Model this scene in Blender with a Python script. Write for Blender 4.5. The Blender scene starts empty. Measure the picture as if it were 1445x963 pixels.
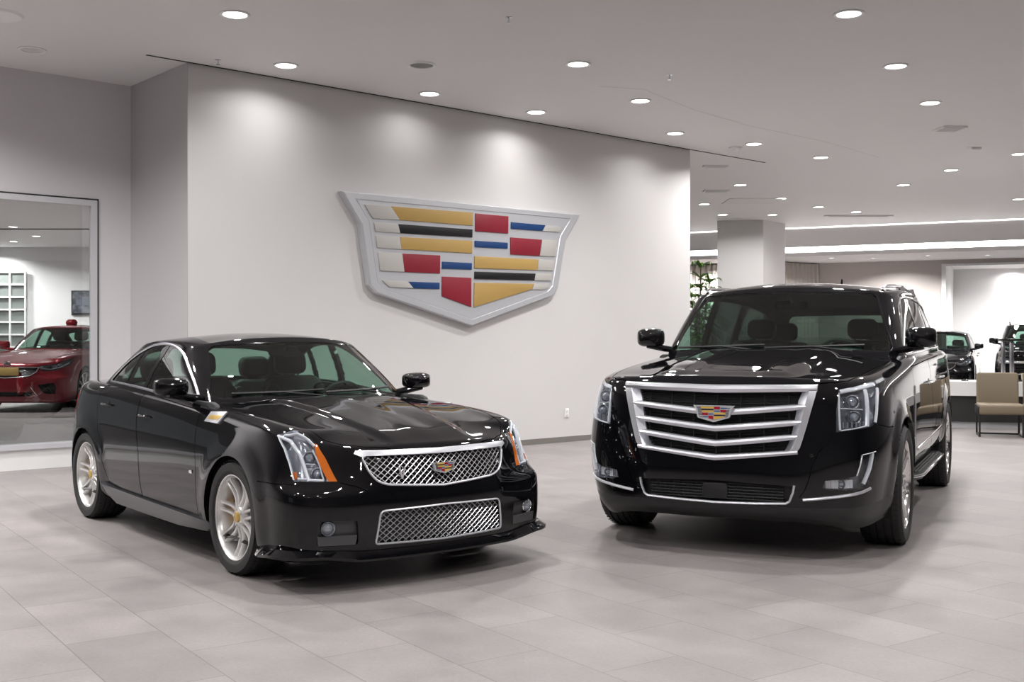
import bpy, bmesh, math, random
import numpy as np
from mathutils import Vector, Matrix, Euler
from mathutils.bvhtree import BVHTree
from mathutils.geometry import delaunay_2d_cdt
random.seed(7)
PI = math.pi
scene = bpy.context.scene
COL = scene.collection

# ------------------------------------------------------------------ camera numbers (1445 x 963)
F_PX, HOR, CXP, CAM_H = 1578.0, 480.0, 722.5, 1.41

# ------------------------------------------------------------------ linking helpers
def tag(o, label=None, cat=None, group=None, kind=None):
    if label: o['label'] = label
    if cat: o['category'] = cat
    if group: o['group'] = group
    if kind: o['kind'] = kind
    return o

def empty(name, loc=(0, 0, 0), rz=0.0, label=None, cat=None, group=None, kind=None):
    o = bpy.data.objects.new(name, None)
    COL.objects.link(o)
    o.empty_display_size = 0.1
    o.location = loc
    o.rotation_euler = (0, 0, rz)
    return tag(o, label, cat, group, kind)

def link(name, me, parent=None):
    o = bpy.data.objects.new(name, me)
    COL.objects.link(o)
    if parent is not None:
        o.parent = parent
    return o

class MB:
    """collects polygons with materials, builds one mesh"""
    def __init__(s):
        s.v = []; s.f = []; s.m = []; s.sm = []
    def add(s, verts, faces, mi=0, smooth=True):
        b = len(s.v)
        s.v += [tuple(p) for p in verts]
        for f in faces:
            s.f.append([i + b for i in f]); s.m.append(mi); s.sm.append(smooth)
        return s
    def box(s, c, d, mi=0, rz=0.0, M=None):
        x, y, z = d[0] / 2, d[1] / 2, d[2] / 2
        R = Matrix.Rotation(rz, 3, 'Z') if M is None else M
        vs = []
        for p in ((-x, -y, -z), (x, -y, -z), (x, y, -z), (-x, y, -z), (-x, -y, z), (x, -y, z), (x, y, z), (-x, y, z)):
            q = R @ Vector(p); vs.append((q.x + c[0], q.y + c[1], q.z + c[2]))
        return s.add(vs, [(0, 3, 2, 1), (4, 5, 6, 7), (0, 1, 5, 4), (1, 2, 6, 5), (2, 3, 7, 6), (3, 0, 4, 7)], mi, False)
    def rbox(s, c, d, r, mi=0, M=None, seg=3, axis='Z'):
        """box with rounded outline in the plane normal to axis and small cushion rounding on the caps"""
        ax = {'X': (1, 2, 0), 'Y': (0, 2, 1), 'Z': (0, 1, 2)}[axis]
        w, h, t = d[ax[0]] / 2, d[ax[1]] / 2, d[ax[2]] / 2
        r = min(r, w * .98, h * .98)
        e = min(r * .5, t * .6)
        def ring(ins):
            out = []
            rr = max(r - ins, 1e-4)
            for k, (sx, sy) in enumerate(((1, 1), (-1, 1), (-1, -1), (1, -1))):
                for q in range(seg + 1):
                    a = k * PI / 2 + q * PI / 2 / seg
                    out.append((sx * (w - r) + rr * math.cos(a), sy * (h - r) + rr * math.sin(a)))
            return out
        lv = [(-t, e), (-t + e * .3, e * .3), (-t + e, 0), (t - e, 0), (t - e * .3, e * .3), (t, e)]
        vs = []; n = 4 * (seg + 1)
        for z, ins in lv:
            for (a, b) in ring(ins):
                p = [0, 0, 0]; p[ax[0]] = a; p[ax[1]] = b; p[ax[2]] = z
                q = Vector(p) if M is None else M @ Vector(p)
                vs.append((q[0] + c[0], q[1] + c[1], q[2] + c[2]))
        fs = []
        for L in range(5):
            for k in range(n):
                k2 = (k + 1) % n
                fs.append((L * n + k, L * n + k2, (L + 1) * n + k2, (L + 1) * n + k))
        fs.append(tuple(range(n))[::-1]); fs.append(tuple(5 * n + k for k in range(n)))
        if axis == 'Y': fs = [f[::-1] for f in fs]
        return s.add(vs, fs, mi, True)
    def tube(s, pts, r, mi=0, n=8, closed=False, caps=True, flat=None):
        pts = [Vector(p) for p in pts]
        N = len(pts); vs = []; fs = []
        up = None
        for i, p in enumerate(pts):
            a = pts[(i - 1) % N] if (closed or i > 0) else p
            b = pts[(i + 1) % N] if (closed or i < N - 1) else p
            t = (b - a)
            t = t.normalized() if t.length > 1e-9 else Vector((1, 0, 0))
            if up is None:
                up = Vector((0, 0, 1)) if abs(t.z) < .9 else Vector((1, 0, 0))
            x = t.cross(up).normalized(); y = x.cross(t).normalized(); up = y
            rr = r[i] if isinstance(r, (list, tuple)) else r
            fl = flat or 1.0
            for k in range(n):
                a_ = 2 * PI * k / n
                q = p + x * (math.cos(a_) * rr) + y * (math.sin(a_) * rr * fl)
                vs.append(q)
        M = N if closed else N - 1
        for i in range(M):
            j = (i + 1) % N
            for k in range(n):
                k2 = (k + 1) % n
                fs.append((i * n + k, i * n + k2, j * n + k2, j * n + k))
        if caps and not closed:
            fs.append(tuple(range(n))[::-1]); fs.append(tuple((N - 1) * n + k for k in range(n)))
        return s.add(vs, [f[::-1] for f in fs], mi, True)
    def lathe(s, prof, axis='Y', n=48, mi=0, c=(0, 0, 0), close=False, arc=None):
        """prof: list of (radius, position along the axis)"""
        vs = []; fs = []
        full = arc is None
        a0, a1 = (0, 2 * PI) if full else arc
        m = n if full else n + 1
        for (r, h) in prof:
            for k in range(m):
                a = a0 + (a1 - a0) * k / n
                ca, sa = r * math.cos(a), r * math.sin(a)
                p = {'Y': (ca, h, sa), 'Z': (ca, sa, h), 'X': (h, ca, sa)}[axis]
                vs.append((p[0] + c[0], p[1] + c[1], p[2] + c[2]))
        L = len(prof)
        for i in range(L if close else L - 1):
            j = (i + 1) % L
            for k in range(n if not full else m):
                k2 = (k + 1) % m if full else k + 1
                fs.append((i * m + k, i * m + k2, j * m + k2, j * m + k))
        if axis == 'Y': fs = [f[::-1] for f in fs]
        return s.add(vs, fs, mi, True)
    def prism(s, poly, depth, fr, mi=0, smooth=False):
        """poly (a,b) in the frame fr=(origin, ax, ay, an); extruded from 0 to depth along an"""
        o, ax, ay, an = [Vector(q) for q in fr]
        n = len(poly)
        vs = [o + ax * a + ay * b for a, b in poly] + [o + ax * a + ay * b + an * depth for a, b in poly]
        fs = [tuple(range(n))[::-1], tuple(range(n, 2 * n))]
        fs += [(k, (k + 1) % n, n + (k + 1) % n, n + k) for k in range(n)]
        return s.add(vs, fs, mi, smooth)
    def build(s, name, mats, parent=None, angle=38, bevel=None, fix=False):
        me = bpy.data.meshes.new(name)
        me.from_pydata(s.v, [], s.f)
        if not isinstance(mats, (list, tuple)): mats = [mats]
        for m in mats: me.materials.append(m)
        me.polygons.foreach_set('material_index', s.m)
        me.polygons.foreach_set('use_smooth', s.sm)
        me.update()
        bm = bmesh.new(); bm.from_mesh(me)
        if fix:
            bmesh.ops.recalc_face_normals(bm, faces=bm.faces)
        if bevel:
            es = [e for e in bm.edges if len(e.link_faces) == 2 and e.calc_face_angle(0) > .6]
            if es: bmesh.ops.bevel(bm, geom=es, offset=bevel, segments=2, profile=.6, affect='EDGES')
            for f in bm.faces: f.smooth = True
        lim = math.radians(angle)
        for e in bm.edges:
            e.smooth = not (len(e.link_faces) == 2 and e.calc_face_angle(0) > lim)
        bm.to_mesh(me); bm.free()
        return link(name, me, parent)

# ------------------------------------------------------------------ materials
MATS = {}
def mat(name, col=(.8, .8, .8), rough=.5, metal=0.0, coat=0.0, spec=.5, emit=None, es=0.0, bump=None, noise=None, ior=None):
    if name in MATS: return MATS[name]
    m = bpy.data.materials.new(name); m.use_nodes = True
    nt = m.node_tree; b = nt.nodes['Principled BSDF']
    b.inputs['Base Color'].default_value = (*col, 1)
    b.inputs['Roughness'].default_value = rough
    b.inputs['Metallic'].default_value = metal
    b.inputs['Coat Weight'].default_value = coat
    b.inputs['Coat Roughness'].default_value = .02
    b.inputs['Specular IOR Level'].default_value = spec
    if ior: b.inputs['IOR'].default_value = ior
    if emit:
        b.inputs['Emission Color'].default_value = (*emit, 1)
        b.inputs['Emission Strength'].default_value = es
    if noise:   # (scale, amount) gentle tone variation
        tc = nt.nodes.new('ShaderNodeTexCoord'); n = nt.nodes.new('ShaderNodeTexNoise')
        n.inputs['Scale'].default_value = noise[0]; n.inputs['Detail'].default_value = 5
        r = nt.nodes.new('ShaderNodeMapRange')
        r.inputs['To Min'].default_value = 1 - noise[1]; r.inputs['To Max'].default_value = 1 + noise[1]
        mx = nt.nodes.new('ShaderNodeVectorMath'); mx.operation = 'SCALE'
        mx.inputs[0].default_value = col
        nt.links.new(tc.outputs['Object'], n.inputs['Vector']); nt.links.new(n.outputs['Fac'], r.inputs['Value'])
        nt.links.new(r.outputs['Result'], mx.inputs['Scale']); nt.links.new(mx.outputs[0], b.inputs['Base Color'])
    if bump:    # (scale, strength, distance)
        tc = nt.nodes.new('ShaderNodeTexCoord'); n = nt.nodes.new('ShaderNodeTexNoise')
        n.inputs['Scale'].default_value = bump[0]; n.inputs['Detail'].default_value = 4
        bp = nt.nodes.new('ShaderNodeBump'); bp.inputs['Strength'].default_value = bump[1]
        bp.inputs['Distance'].default_value = bump[2]
        nt.links.new(tc.outputs['Object'], n.inputs['Vector']); nt.links.new(n.outputs['Fac'], bp.inputs['Height'])
        nt.links.new(bp.outputs['Normal'], b.inputs['Normal'])
    MATS[name] = m
    return m

def glass(name, tint, refl=1.0, rough=0.0, ior=1.5):
    """thin pane: clear tinted transmission plus Fresnel reflection"""
    if name in MATS: return MATS[name]
    m = bpy.data.materials.new(name); m.use_nodes = True
    nt = m.node_tree; nt.nodes.clear()
    out = nt.nodes.new('ShaderNodeOutputMaterial')
    tr = nt.nodes.new('ShaderNodeBsdfTransparent'); tr.inputs[0].default_value = (*tint, 1)
    gl = nt.nodes.new('ShaderNodeBsdfGlossy'); gl.inputs['Roughness'].default_value = rough
    gl.inputs[0].default_value = (refl, refl, refl, 1)
    lw = nt.nodes.new('ShaderNodeLayerWeight'); lw.inputs['Blend'].default_value = .5
    pw = nt.nodes.new('ShaderNodeMath'); pw.operation = 'POWER'; pw.inputs[1].default_value = 5
    nt.links.new(lw.outputs['Facing'], pw.inputs[0])
    fr = nt.nodes.new('ShaderNodeMath'); fr.operation = 'MULTIPLY_ADD'; fr.inputs[1].default_value = .90; fr.inputs[2].default_value = .07
    nt.links.new(pw.outputs[0], fr.inputs[0])
    mx = nt.nodes.new('ShaderNodeMixShader')
    nt.links.new(fr.outputs[0], mx.inputs[0]); nt.links.new(tr.outputs[0], mx.inputs[1]); nt.links.new(gl.outputs[0], mx.inputs[2])
    nt.links.new(mx.outputs[0], out.inputs['Surface'])
    MATS[name] = m
    return m

M_BLACK = mat('black_paint', (.003, .003, .004), .035, 0, 0, .5)
M_RED = mat('red_paint', (.22, .004, .012), .3, .35, 1.0)
M_PLAST = mat('black_plastic', (.012, .012, .013), .45)
M_GLOSSP = mat('gloss_black_plastic', (.006, .006, .007), .12)
M_SATIN = mat('satin_grey_plastic', (.06, .06, .065), .35)
M_LDARK = mat('lamp_inner_dark', (.17, .18, .20), .28, .35)
M_CHROME = mat('chrome', (.86, .87, .9), .07, 1)
M_SCHROME = mat('satin_chrome', (.66, .67, .72), .24, 1)
M_WIRE = mat('grille_wire', (.50, .50, .52), .3, .9)
M_ALLOY = mat('alloy_silver', (.74, .73, .72), .30, .7, .5)
M_PIPE = mat('light_pipe', (.80, .82, .86), .14, .1, .6)
M_RUBBER = mat('tyre_rubber', (.012, .012, .012), .62)
M_DARK = mat('dark_cavity', (.004, .004, .004), .9)
M_TRIM = mat('cabin_trim', (.012, .014, .014), .6)
M_SEAT = mat('black_leather', (.007, .0075, .0075), .5)
M_GLASS = glass('car_glass', (.50, .68, .60))
M_GLASSD = glass('car_privacy_glass', (.09, .11, .105))
M_LENS = glass('lamp_lens', (.93, .95, .97), 1.0)
M_LBACK = mat('lamp_inner_grey', (.30, .31, .34), .22, .5)
M_REFL = mat('lamp_reflector', (.75, .77, .8), .16, 1)
M_AMBER = mat('amber_lens', (.55, .125, .004), .12, .1, 1)
M_REDL = mat('red_lens', (.5, .01, .02), .12, 0, 1)
M_BULB = mat('projector_glass', (.35, .38, .42), .05, .6, 1)
M_GOLD = mat('gold_badge', (.62, .42, .12), .3, .6)
M_BRED = mat('badge_red', (.34, .008, .025), .25, 0, .5)
M_BBLUE = mat('badge_blue', (.0, .055, .22), .25, 0, .5)
M_BYEL = mat('badge_yellow', (.66, .42, .08), .25, 0, .5)
M_CALI = mat('yellow_caliper', (.8, .38, .02), .3, 0, .5)
M_DISC = mat('brake_disc', (.10, .10, .10), .35, .7)
M_BPLATE = mat('badge_silver', (.70, .71, .74), .25, .45, .5)

# ------------------------------------------------------------------ spline surfaces
def bas(t):
    return np.stack([(1 - t) ** 3, 3 * t ** 3 - 6 * t ** 2 + 4, -3 * t ** 3 + 3 * t ** 2 + 3 * t + 1, t ** 3], -1) / 6.0

class Surf:
    def __init__(s, T, relax=2, disp=None, name=''):
        s.T = np.array(T, float); s.R, s.C = s.T.shape[:2]; s.disp = disp
        C = s.T.copy()
        for _ in range(relax):
            s.setc(C)
            uu = np.linspace(0, 1, s.C); vv = np.linspace(0, 1, s.R)
            U, V = np.meshgrid(uu, vv)
            C = C + (s.T - s.raw(U.ravel(), V.ravel()).reshape(C.shape)) * .9
        s.setc(C)
        s.bvh = None
    def setc(s, C):
        G = np.zeros((s.R + 2, s.C + 2, 3))
        G[1:-1, 1:-1] = C
        m = np.array([1, -1, 1.0])
        G[-1, 1:-1] = C[-2] * m
        G[0, 1:-1] = 2 * C[0] - C[1]
        G[:, 0] = G[:, 2] * m
        G[:, -1] = G[:, -3] * m
        s.G = G
    def raw(s, u, v):
        a = np.clip(u, 0, 1) * (s.C - 1); i = np.minimum(a.astype(int), s.C - 2); bu = bas(a - i)
        b = np.clip(v, 0, 1) * (s.R - 1); j = np.minimum(b.astype(int), s.R - 2); bv = bas(b - j)
        P = np.zeros((len(a), 3))
        for p in range(4):
            for q in range(4):
                P += (bv[:, p] * bu[:, q])[:, None] * s.G[j + p, i + q]
        return P
    def ev(s, u, v):
        P = s.raw(np.asarray(u, float), np.asarray(v, float))
        if s.disp is not None: P = s.disp(P)
        return P
    def nrm(s, u, v):
        u = np.asarray(u, float); v = np.asarray(v, float); e = 2e-3
        u0, u1 = np.clip(u - e, 0, 1), np.clip(u + e, 0, 1); v0, v1 = np.clip(v - e, 0, 1), np.clip(v + e, 0, 1)
        du = s.ev(u1, v) - s.ev(u0, v); dv = s.ev(u, v1) - s.ev(u, v0)
        n = np.cross(dv, du)
        P = s.ev(u, v)
        on = np.abs(P[:, 1]) < 1e-5
        n[on, 1] = 0
        l = np.linalg.norm(n, axis=1); l[l < 1e-12] = 1
        n /= l[:, None]
        return n
    def prep(s, nu=220, nv=140):
        us = np.linspace(0, 1, nu); vs = np.linspace(0, 1, nv)
        U, V = np.meshgrid(us, vs)
        P = s.ev(U.ravel(), V.ravel())
        s.gp = P; s.gu = U.ravel(); s.gv = V.ravel()
        s.tris = []
        for j in range(nv - 1):
            for i in range(nu - 1):
                a = j * nu + i
                s.tris.append((a, a + 1, a + nu + 1)); s.tris.append((a, a + nu + 1, a + nu))
        s.bvh = BVHTree.FromPolygons([Vector(p) for p in P], s.tris)
        G = P.reshape(nv, nu, 3)
        s.Lu = float(np.median(np.linalg.norm(np.diff(G, axis=1), axis=2).sum(1)))
        s.Lv = float(np.median(np.linalg.norm(np.diff(G, axis=0), axis=2).sum(0)))
        # sign of the normal: outward at the middle of the side
        n = s.nrm(np.array([.5]), np.array([.35]))[0]
        s.sgn = 1.0 if n[1] > 0 else -1.0
        return s
    def uvof(s, loc, idx):
        a, b, c = s.tris[idx]
        A, B, C = (Vector(s.gp[k]) for k in (a, b, c))
        v0, v1, v2 = B - A, C - A, loc - A
        d00, d01, d11, d20, d21 = v0 @ v0, v0 @ v1, v1 @ v1, v2 @ v0, v2 @ v1
        den = d00 * d11 - d01 * d01
        if abs(den) < 1e-14: return s.gu[a], s.gv[a]
        bb = (d11 * d20 - d01 * d21) / den; cc = (d00 * d21 - d01 * d20) / den; aa = 1 - bb - cc
        return (aa * s.gu[a] + bb * s.gu[b] + cc * s.gu[c], aa * s.gv[a] + bb * s.gv[b] + cc * s.gv[c])
    def hit(s, mode, a, b):
        """side: (x,z) seen from +y; front: (y,z); rear: (y,z); top: (x,y)"""
        if mode == 'uv': return a, b
        if mode == 'near':
            r = s.bvh.find_nearest(a); u, v = s.uvof(r[0], r[2])
            return float(min(max(u, 0), 1)), float(min(max(v, 0), 1))
        if mode == 'side': o, d = Vector((a, 4, b)), Vector((0, -1, 0))
        elif mode == 'front': o, d = Vector((9, max(a, 1e-4), b)), Vector((-1, 0, 0))
        elif mode == 'rear': o, d = Vector((-12, max(a, 1e-4), b)), Vector((1, 0, 0))
        else: o, d = Vector((a, max(b, 1e-4), 6)), Vector((0, 0, -1))
        r = s.bvh.ray_cast(o, d)
        if r[0] is None:
            # nearest point of the silhouette
            best = None
            for k in range(1, 60):
                q = o + d * (k * .25)
                n = s.bvh.find_nearest(q)
                if n[0] is not None:
                    dd = (n[0] - o); dd = dd - d * dd.dot(d)
                    if best is None or dd.length < best[0]: best = (dd.length, n)
            r = best[1]
        u, v = s.uvof(r[0], r[2])
        if mode in ('front', 'rear') and a <= 1e-4: u = 0.0 if mode == 'front' else 1.0
        if mode == 'top' and b <= 1e-4:
            opts = [(s.Lu * u, 0), ((1 - u) * s.Lu, 1), ((1 - v) * s.Lv, 2)]
            k = min(opts)[1]
            if k == 0: u = 0.0
            elif k == 1: u = 1.0
            else: v = 1.0
        return float(min(max(u, 0), 1)), float(min(max(v, 0), 1))
    def pt(s, mode, a, b, off=0.0):
        u, v = s.hit(mode, a, b)
        P = s.ev([u], [v])[0]
        if off:
            P = P + s.nrm([u], [v])[0] * s.sgn * off
        return Vector(P)
    def nt(s, mode, a, b):
        u, v = s.hit(mode, a, b)
        return Vector(s.nrm([u], [v])[0] * s.sgn)

def dens(poly, step=.03, closed=True):
    if len(poly[0]) == 3:
        out = []; n = len(poly)
        for i in range(n if closed else n - 1):
            a, b = Vector(poly[i]), Vector(poly[(i + 1) % n]); k = max(1, int(math.ceil((b - a).length / step)))
            for q in range(k): out.append((a.lerp(b, q / k), 0))
        if not closed: out.append((Vector(poly[-1]), 0))
        return out
    out = []; n = len(poly)
    for i in range(n if closed else n - 1):
        a, b = poly[i], poly[(i + 1) % n]
        L = math.hypot(b[0] - a[0], b[1] - a[1]); k = max(1, int(math.ceil(L / step)))
        for q in range(k): out.append((a[0] + (b[0] - a[0]) * q / k, a[1] + (b[1] - a[1]) * q / k))
    if not closed: out.append(tuple(poly[-1]))
    return out

def rnd(poly, r, seg=4, closed=True):
    """round the corners of a polygon"""
    out = []; n = len(poly)
    for i in range(n):
        if not closed and i in (0, n - 1): out.append(tuple(poly[i])); continue
        rr = r[i] if isinstance(r, (list, tuple)) else r
        p = Vector(poly[i]); a = Vector(poly[i - 1]); b = Vector(poly[(i + 1) % n])
        la, lb = (a - p).length, (b - p).length
        q = min(rr, la * .45, lb * .45)
        if q < 1e-4: out.append(tuple(p)); continue
        s_ = p + (a - p).normalized() * q; e_ = p + (b - p).normalized() * q
        for k in range(seg + 1):
            t = k / seg
            c = s_ * (1 - t) ** 2 + p * (2 * t * (1 - t)) + e_ * t * t
            out.append((c.x, c.y))
    return out

def cr(pts, sub=6, closed=False):
    """Catmull-Rom through points (any dimension)"""
    P = [np.array(p, float) for p in pts]; n = len(P); out = []
    for i in range(n if closed else n - 1):
        p0 = P[(i - 1) % n] if (closed or i > 0) else P[0] * 2 - P[1]
        p1 = P[i]; p2 = P[(i + 1) % n]
        p3 = P[(i + 2) % n] if (closed or i < n - 2) else P[-1] * 2 - P[-2]
        for k in range(sub):
            t = k / sub
            out.append(tuple(.5 * ((2 * p1) + (p2 - p0) * t + (2 * p0 - 5 * p1 + 4 * p2 - p3) * t * t + (3 * p1 - p0 - 3 * p2 + p3) * t ** 3)))
    if not closed: out.append(tuple(P[-1]))
    return out

def strip(line, w, closed=False):
    """thin polygon around an open or closed 2-D line"""
    n = len(line); L = []; Rr = []
    for i in range(n):
        a = line[i - 1] if (i > 0 or closed) else line[i]
        b = line[(i + 1) % n] if (i < n - 1 or closed) else line[i]
        t = Vector((b[0] - a[0], b[1] - a[1]))
        t = t.normalized() if t.length > 1e-9 else Vector((1, 0))
        nn = Vector((-t.y, t.x)) * w / 2
        L.append((line[i][0] + nn.x, line[i][1] + nn.y)); Rr.append((line[i][0] - nn.x, line[i][1] - nn.y))
    if closed: return L, Rr
    return L + Rr[::-1]

def strip3(line, w):
    L = [Vector(p) for p in line]; up = Vector((0, 0, w / 2))
    return [p + up for p in L] + [p - up for p in L[::-1]]

def strip3y(line, w):
    L = [Vector(p) for p in line]; d = Vector((0, w / 2, 0))
    return [p + d for p in L] + [p - d for p in L[::-1]]

def inpoly(px, py, poly):
    r = np.zeros(len(px), bool); n = len(poly); j = n - 1
    for i in range(n):
        xi, yi = poly[i]; xj, yj = poly[j]
        if yi != yj:
            c = ((yi > py) != (yj > py)) & (px < (xj - xi) * (py - yi) / (yj - yi) + xi)
            r ^= c
        j = i
    return r

def cutsurf(S, regs, nu=150, nv=90, base='body'):
    """regs: list of (region name, mode, polygon in projection plane). Later ones win. Returns {name: (P, N, tris)}"""
    Lu, Lv = S.Lu, S.Lv
    polys = []
    for nm, mode, poly in regs:
        if mode == 'uv': uv = [tuple(p) for p in poly]
        else: uv = [S.hit(mode, a, b) for a, b in dens(poly, .025)]
        q = []
        for u, v in uv:
            p = (u * Lu, v * Lv)
            if not q or math.hypot(p[0] - q[-1][0], p[1] - q[-1][1]) > 1.2e-3: q.append(p)
        if len(q) > 2 and math.hypot(q[0][0] - q[-1][0], q[0][1] - q[-1][1]) < 1.2e-3: q.pop()
        polys.append((nm, q))
    gx, gy = np.meshgrid(np.linspace(0, Lu, nu), np.linspace(0, Lv, nv))
    gx = gx.ravel(); gy = gy.ravel()
    bnd = (gx < 1e-9) | (gx > Lu - 1e-9) | (gy < 1e-9) | (gy > Lv - 1e-9)
    keep = np.ones(len(gx), bool)
    tol = .3 * min(Lu / nu, Lv / nv)
    for nm, q in polys:
        qa = np.array(dens(q, tol * 1.5))
        lo, hi = qa.min(0) - tol, qa.max(0) + tol
        cand = np.where(keep & ~bnd & (gx > lo[0]) & (gx < hi[0]) & (gy > lo[1]) & (gy < hi[1]))[0]
        for st in range(0, len(cand), 2000):
            cc = cand[st:st + 2000]
            d = np.min((gx[cc][:, None] - qa[:, 0]) ** 2 + (gy[cc][:, None] - qa[:, 1]) ** 2, axis=1)
            keep[cc[d < tol * tol]] = False
    V = [Vector((a, b)) for a, b in zip(gx[keep], gy[keep])]
    E = []
    for nm, q in polys:
        b0 = len(V)
        V += [Vector(p) for p in q]
        E += [(b0 + k, b0 + (k + 1) % len(q)) for k in range(len(q))]
    vs, es, fs, *_ = delaunay_2d_cdt(V, E, [], 0, 1e-6)
    va = np.array([(p.x, p.y) for p in vs])
    fa = np.array([f for f in fs if len(f) == 3])
    cen = va[fa].mean(1)
    lab = np.full(len(fa), -1)
    names = [base]
    for nm, q in polys:
        if nm not in names: names.append(nm)
        ins = inpoly(cen[:, 0], cen[:, 1], q)
        lab[ins] = names.index(nm)
    lab[lab < 0] = 0
    u = va[:, 0] / Lu; v = va[:, 1] / Lv
    P = S.ev(u, v); N = S.nrm(u, v) * S.sgn
    P[(u < 1e-7) | (u > 1 - 1e-7) | (v > 1 - 1e-7), 1] = 0
    out = {}
    for k, nm in enumerate(names):
        tr = fa[lab == k]
        if not len(tr): continue
        a, b, c = P[tr[:, 0]], P[tr[:, 1]], P[tr[:, 2]]
        gn = np.cross(b - a, c - a)
        ok = np.linalg.norm(gn, axis=1) > 1e-10
        tr = tr[ok]; gn = gn[ok]
        flip = (gn * (N[tr].mean(1))).sum(1) < 0
        tr[flip] = tr[flip][:, ::-1]
        out[nm] = (P, N, tr)
    return out

def shell(name, data, mats, parent=None, side=0, thick=.02, off=0.0, inner=False, outer=True, rim=True):
    """mesh from a cut region. side 0: both halves in one mesh, +1 / -1: one half. inner: backing faces with material 1"""
    P, N, T = data
    used, inv = np.unique(T, return_inverse=True)
    T = inv.reshape(T.shape); P = P[used] + N[used] * off; N = N[used]
    # boundary edges
    cnt = {}
    for t in T:
        for k in range(3):
            a, b = int(t[k]), int(t[(k + 1) % 3])
            cnt[(a, b)] = cnt.get((a, b), 0) + 1
    bd = [(a, b) for (a, b) in cnt if (b, a) not in cnt and not (abs(P[a][1]) < 2e-5 and abs(P[b][1]) < 2e-5)]
    n = len(P)
    vs = []; fs = []; mi = []; ln = []
    for sg in ((1,) if side == 1 else (-1,) if side == -1 else (1, -1)):
        b0 = len(vs)
        m = np.array([1, sg, 1.0])
        Ps = P * m; Ns = N * m
        vs += Ps.tolist()
        ib = b0 + n
        if rim or inner: vs += (Ps - Ns * thick).tolist()
        if outer:
            for t in T:
                f = [int(i) for i in t]
                if sg < 0: f = f[::-1]
                fs.append([b0 + i for i in f]); mi.append(0)
                ln += [tuple(Ns[i]) for i in f]
        if inner:
            for t in T:
                f = [int(i) for i in t][::-1]
                if sg < 0: f = f[::-1]
                fs.append([ib + i for i in f]); mi.append(min(1, len(mats) - 1) if isinstance(mats, (list, tuple)) else 0)
                ln += [tuple(-Ns[i]) for i in f]
        if rim:
            for a, b in bd:
                f = [b0 + b, b0 + a, ib + a, ib + b]
                if sg < 0: f = f[::-1]
                p = [Vector(vs[i]) for i in f]
                nn = (p[2] - p[0]).cross(p[3] - p[1])
                if nn.length < 1e-10: continue
                nn.normalize()
                fs.append(f); mi.append(0); ln += [tuple(nn)] * 4
    me = bpy.data.meshes.new(name)
    me.from_pydata(vs, [], fs)
    if not isinstance(mats, (list, tuple)): mats = [mats]
    for q in mats: me.materials.append(q)
    me.polygons.foreach_set('material_index', mi)
    me.polygons.foreach_set('use_smooth', [True] * len(fs))
    me.update()
    me.normals_split_custom_set(ln)
    return link(name, me, parent)

def ribbon(S, mode, line, w, h, mats, name, parent, side=0, closed=False, off=0.0, n=8, mb=None, mi=0, out2=None):
    """trim of elliptical section following a surface; line is a 2-D line in the projection"""
    own = mb is None
    mb = mb or MB()
    L = dens(line, .03, closed)
    ps = []
    for a, b in L:
        u, v = S.hit(mode, a, b)
        ps.append((S.ev([u], [v])[0], S.nrm([u], [v])[0] * S.sgn))
    N = len(ps)
    for sg in ((1,) if side == 1 else (-1,) if side == -1 else (1, -1)):
        m = np.array([1, sg, 1.0]); vs = []; fs = []
        for i in range(N):
            a = ps[i - 1][0] if (closed or i > 0) else ps[i][0]
            b = ps[(i + 1) % N][0] if (closed or i < N - 1) else ps[i][0]
            t = b - a; t = t / (np.linalg.norm(t) + 1e-9)
            nn = ps[i][1]; s_ = np.cross(t, nn); s_ = s_ / (np.linalg.norm(s_) + 1e-9)
            c = ps[i][0] + nn * off
            for k in range(n):
                a_ = 2 * PI * k / n
                vs.append((c + s_ * math.cos(a_) * w / 2 + nn * math.sin(a_) * h / 2) * m)
        for i in range(N if closed else N - 1):
            j = (i + 1) % N
            for k in range(n):
                k2 = (k + 1) % n
                f = (i * n + k, j * n + k, j * n + k2, i * n + k2)
                fs.append(f if sg > 0 else f[::-1])
        if not closed:
            fs.append(tuple(range(n))); fs.append(tuple((N - 1) * n + k for k in range(n))[::-1])
        mb.add(vs, fs, mi, True)
    if own: return mb.build(name, mats, parent, fix=True)
    return mb

# ------------------------------------------------------------------ car surfaces
_TAB = {}
def lerp_table(tab, x):
    k = id(tab)
    if k not in _TAB:
        t = sorted(tab); xs = np.array([p[0] for p in t]); zs = np.array([p[1] for p in t])
        g = np.linspace(xs[0] - .6, xs[-1] + .6, 400); y = np.interp(g, xs, zs)
        w = np.hanning(41); w /= w.sum()
        ye = np.concatenate([2 * y[0] - y[20:0:-1], y, 2 * y[-1] - y[-2:-22:-1]])
        _TAB[k] = (g, np.convolve(ye, w, 'valid'), tab)
    return float(np.interp(x, _TAB[k][0], _TAB[k][1]))

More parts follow.
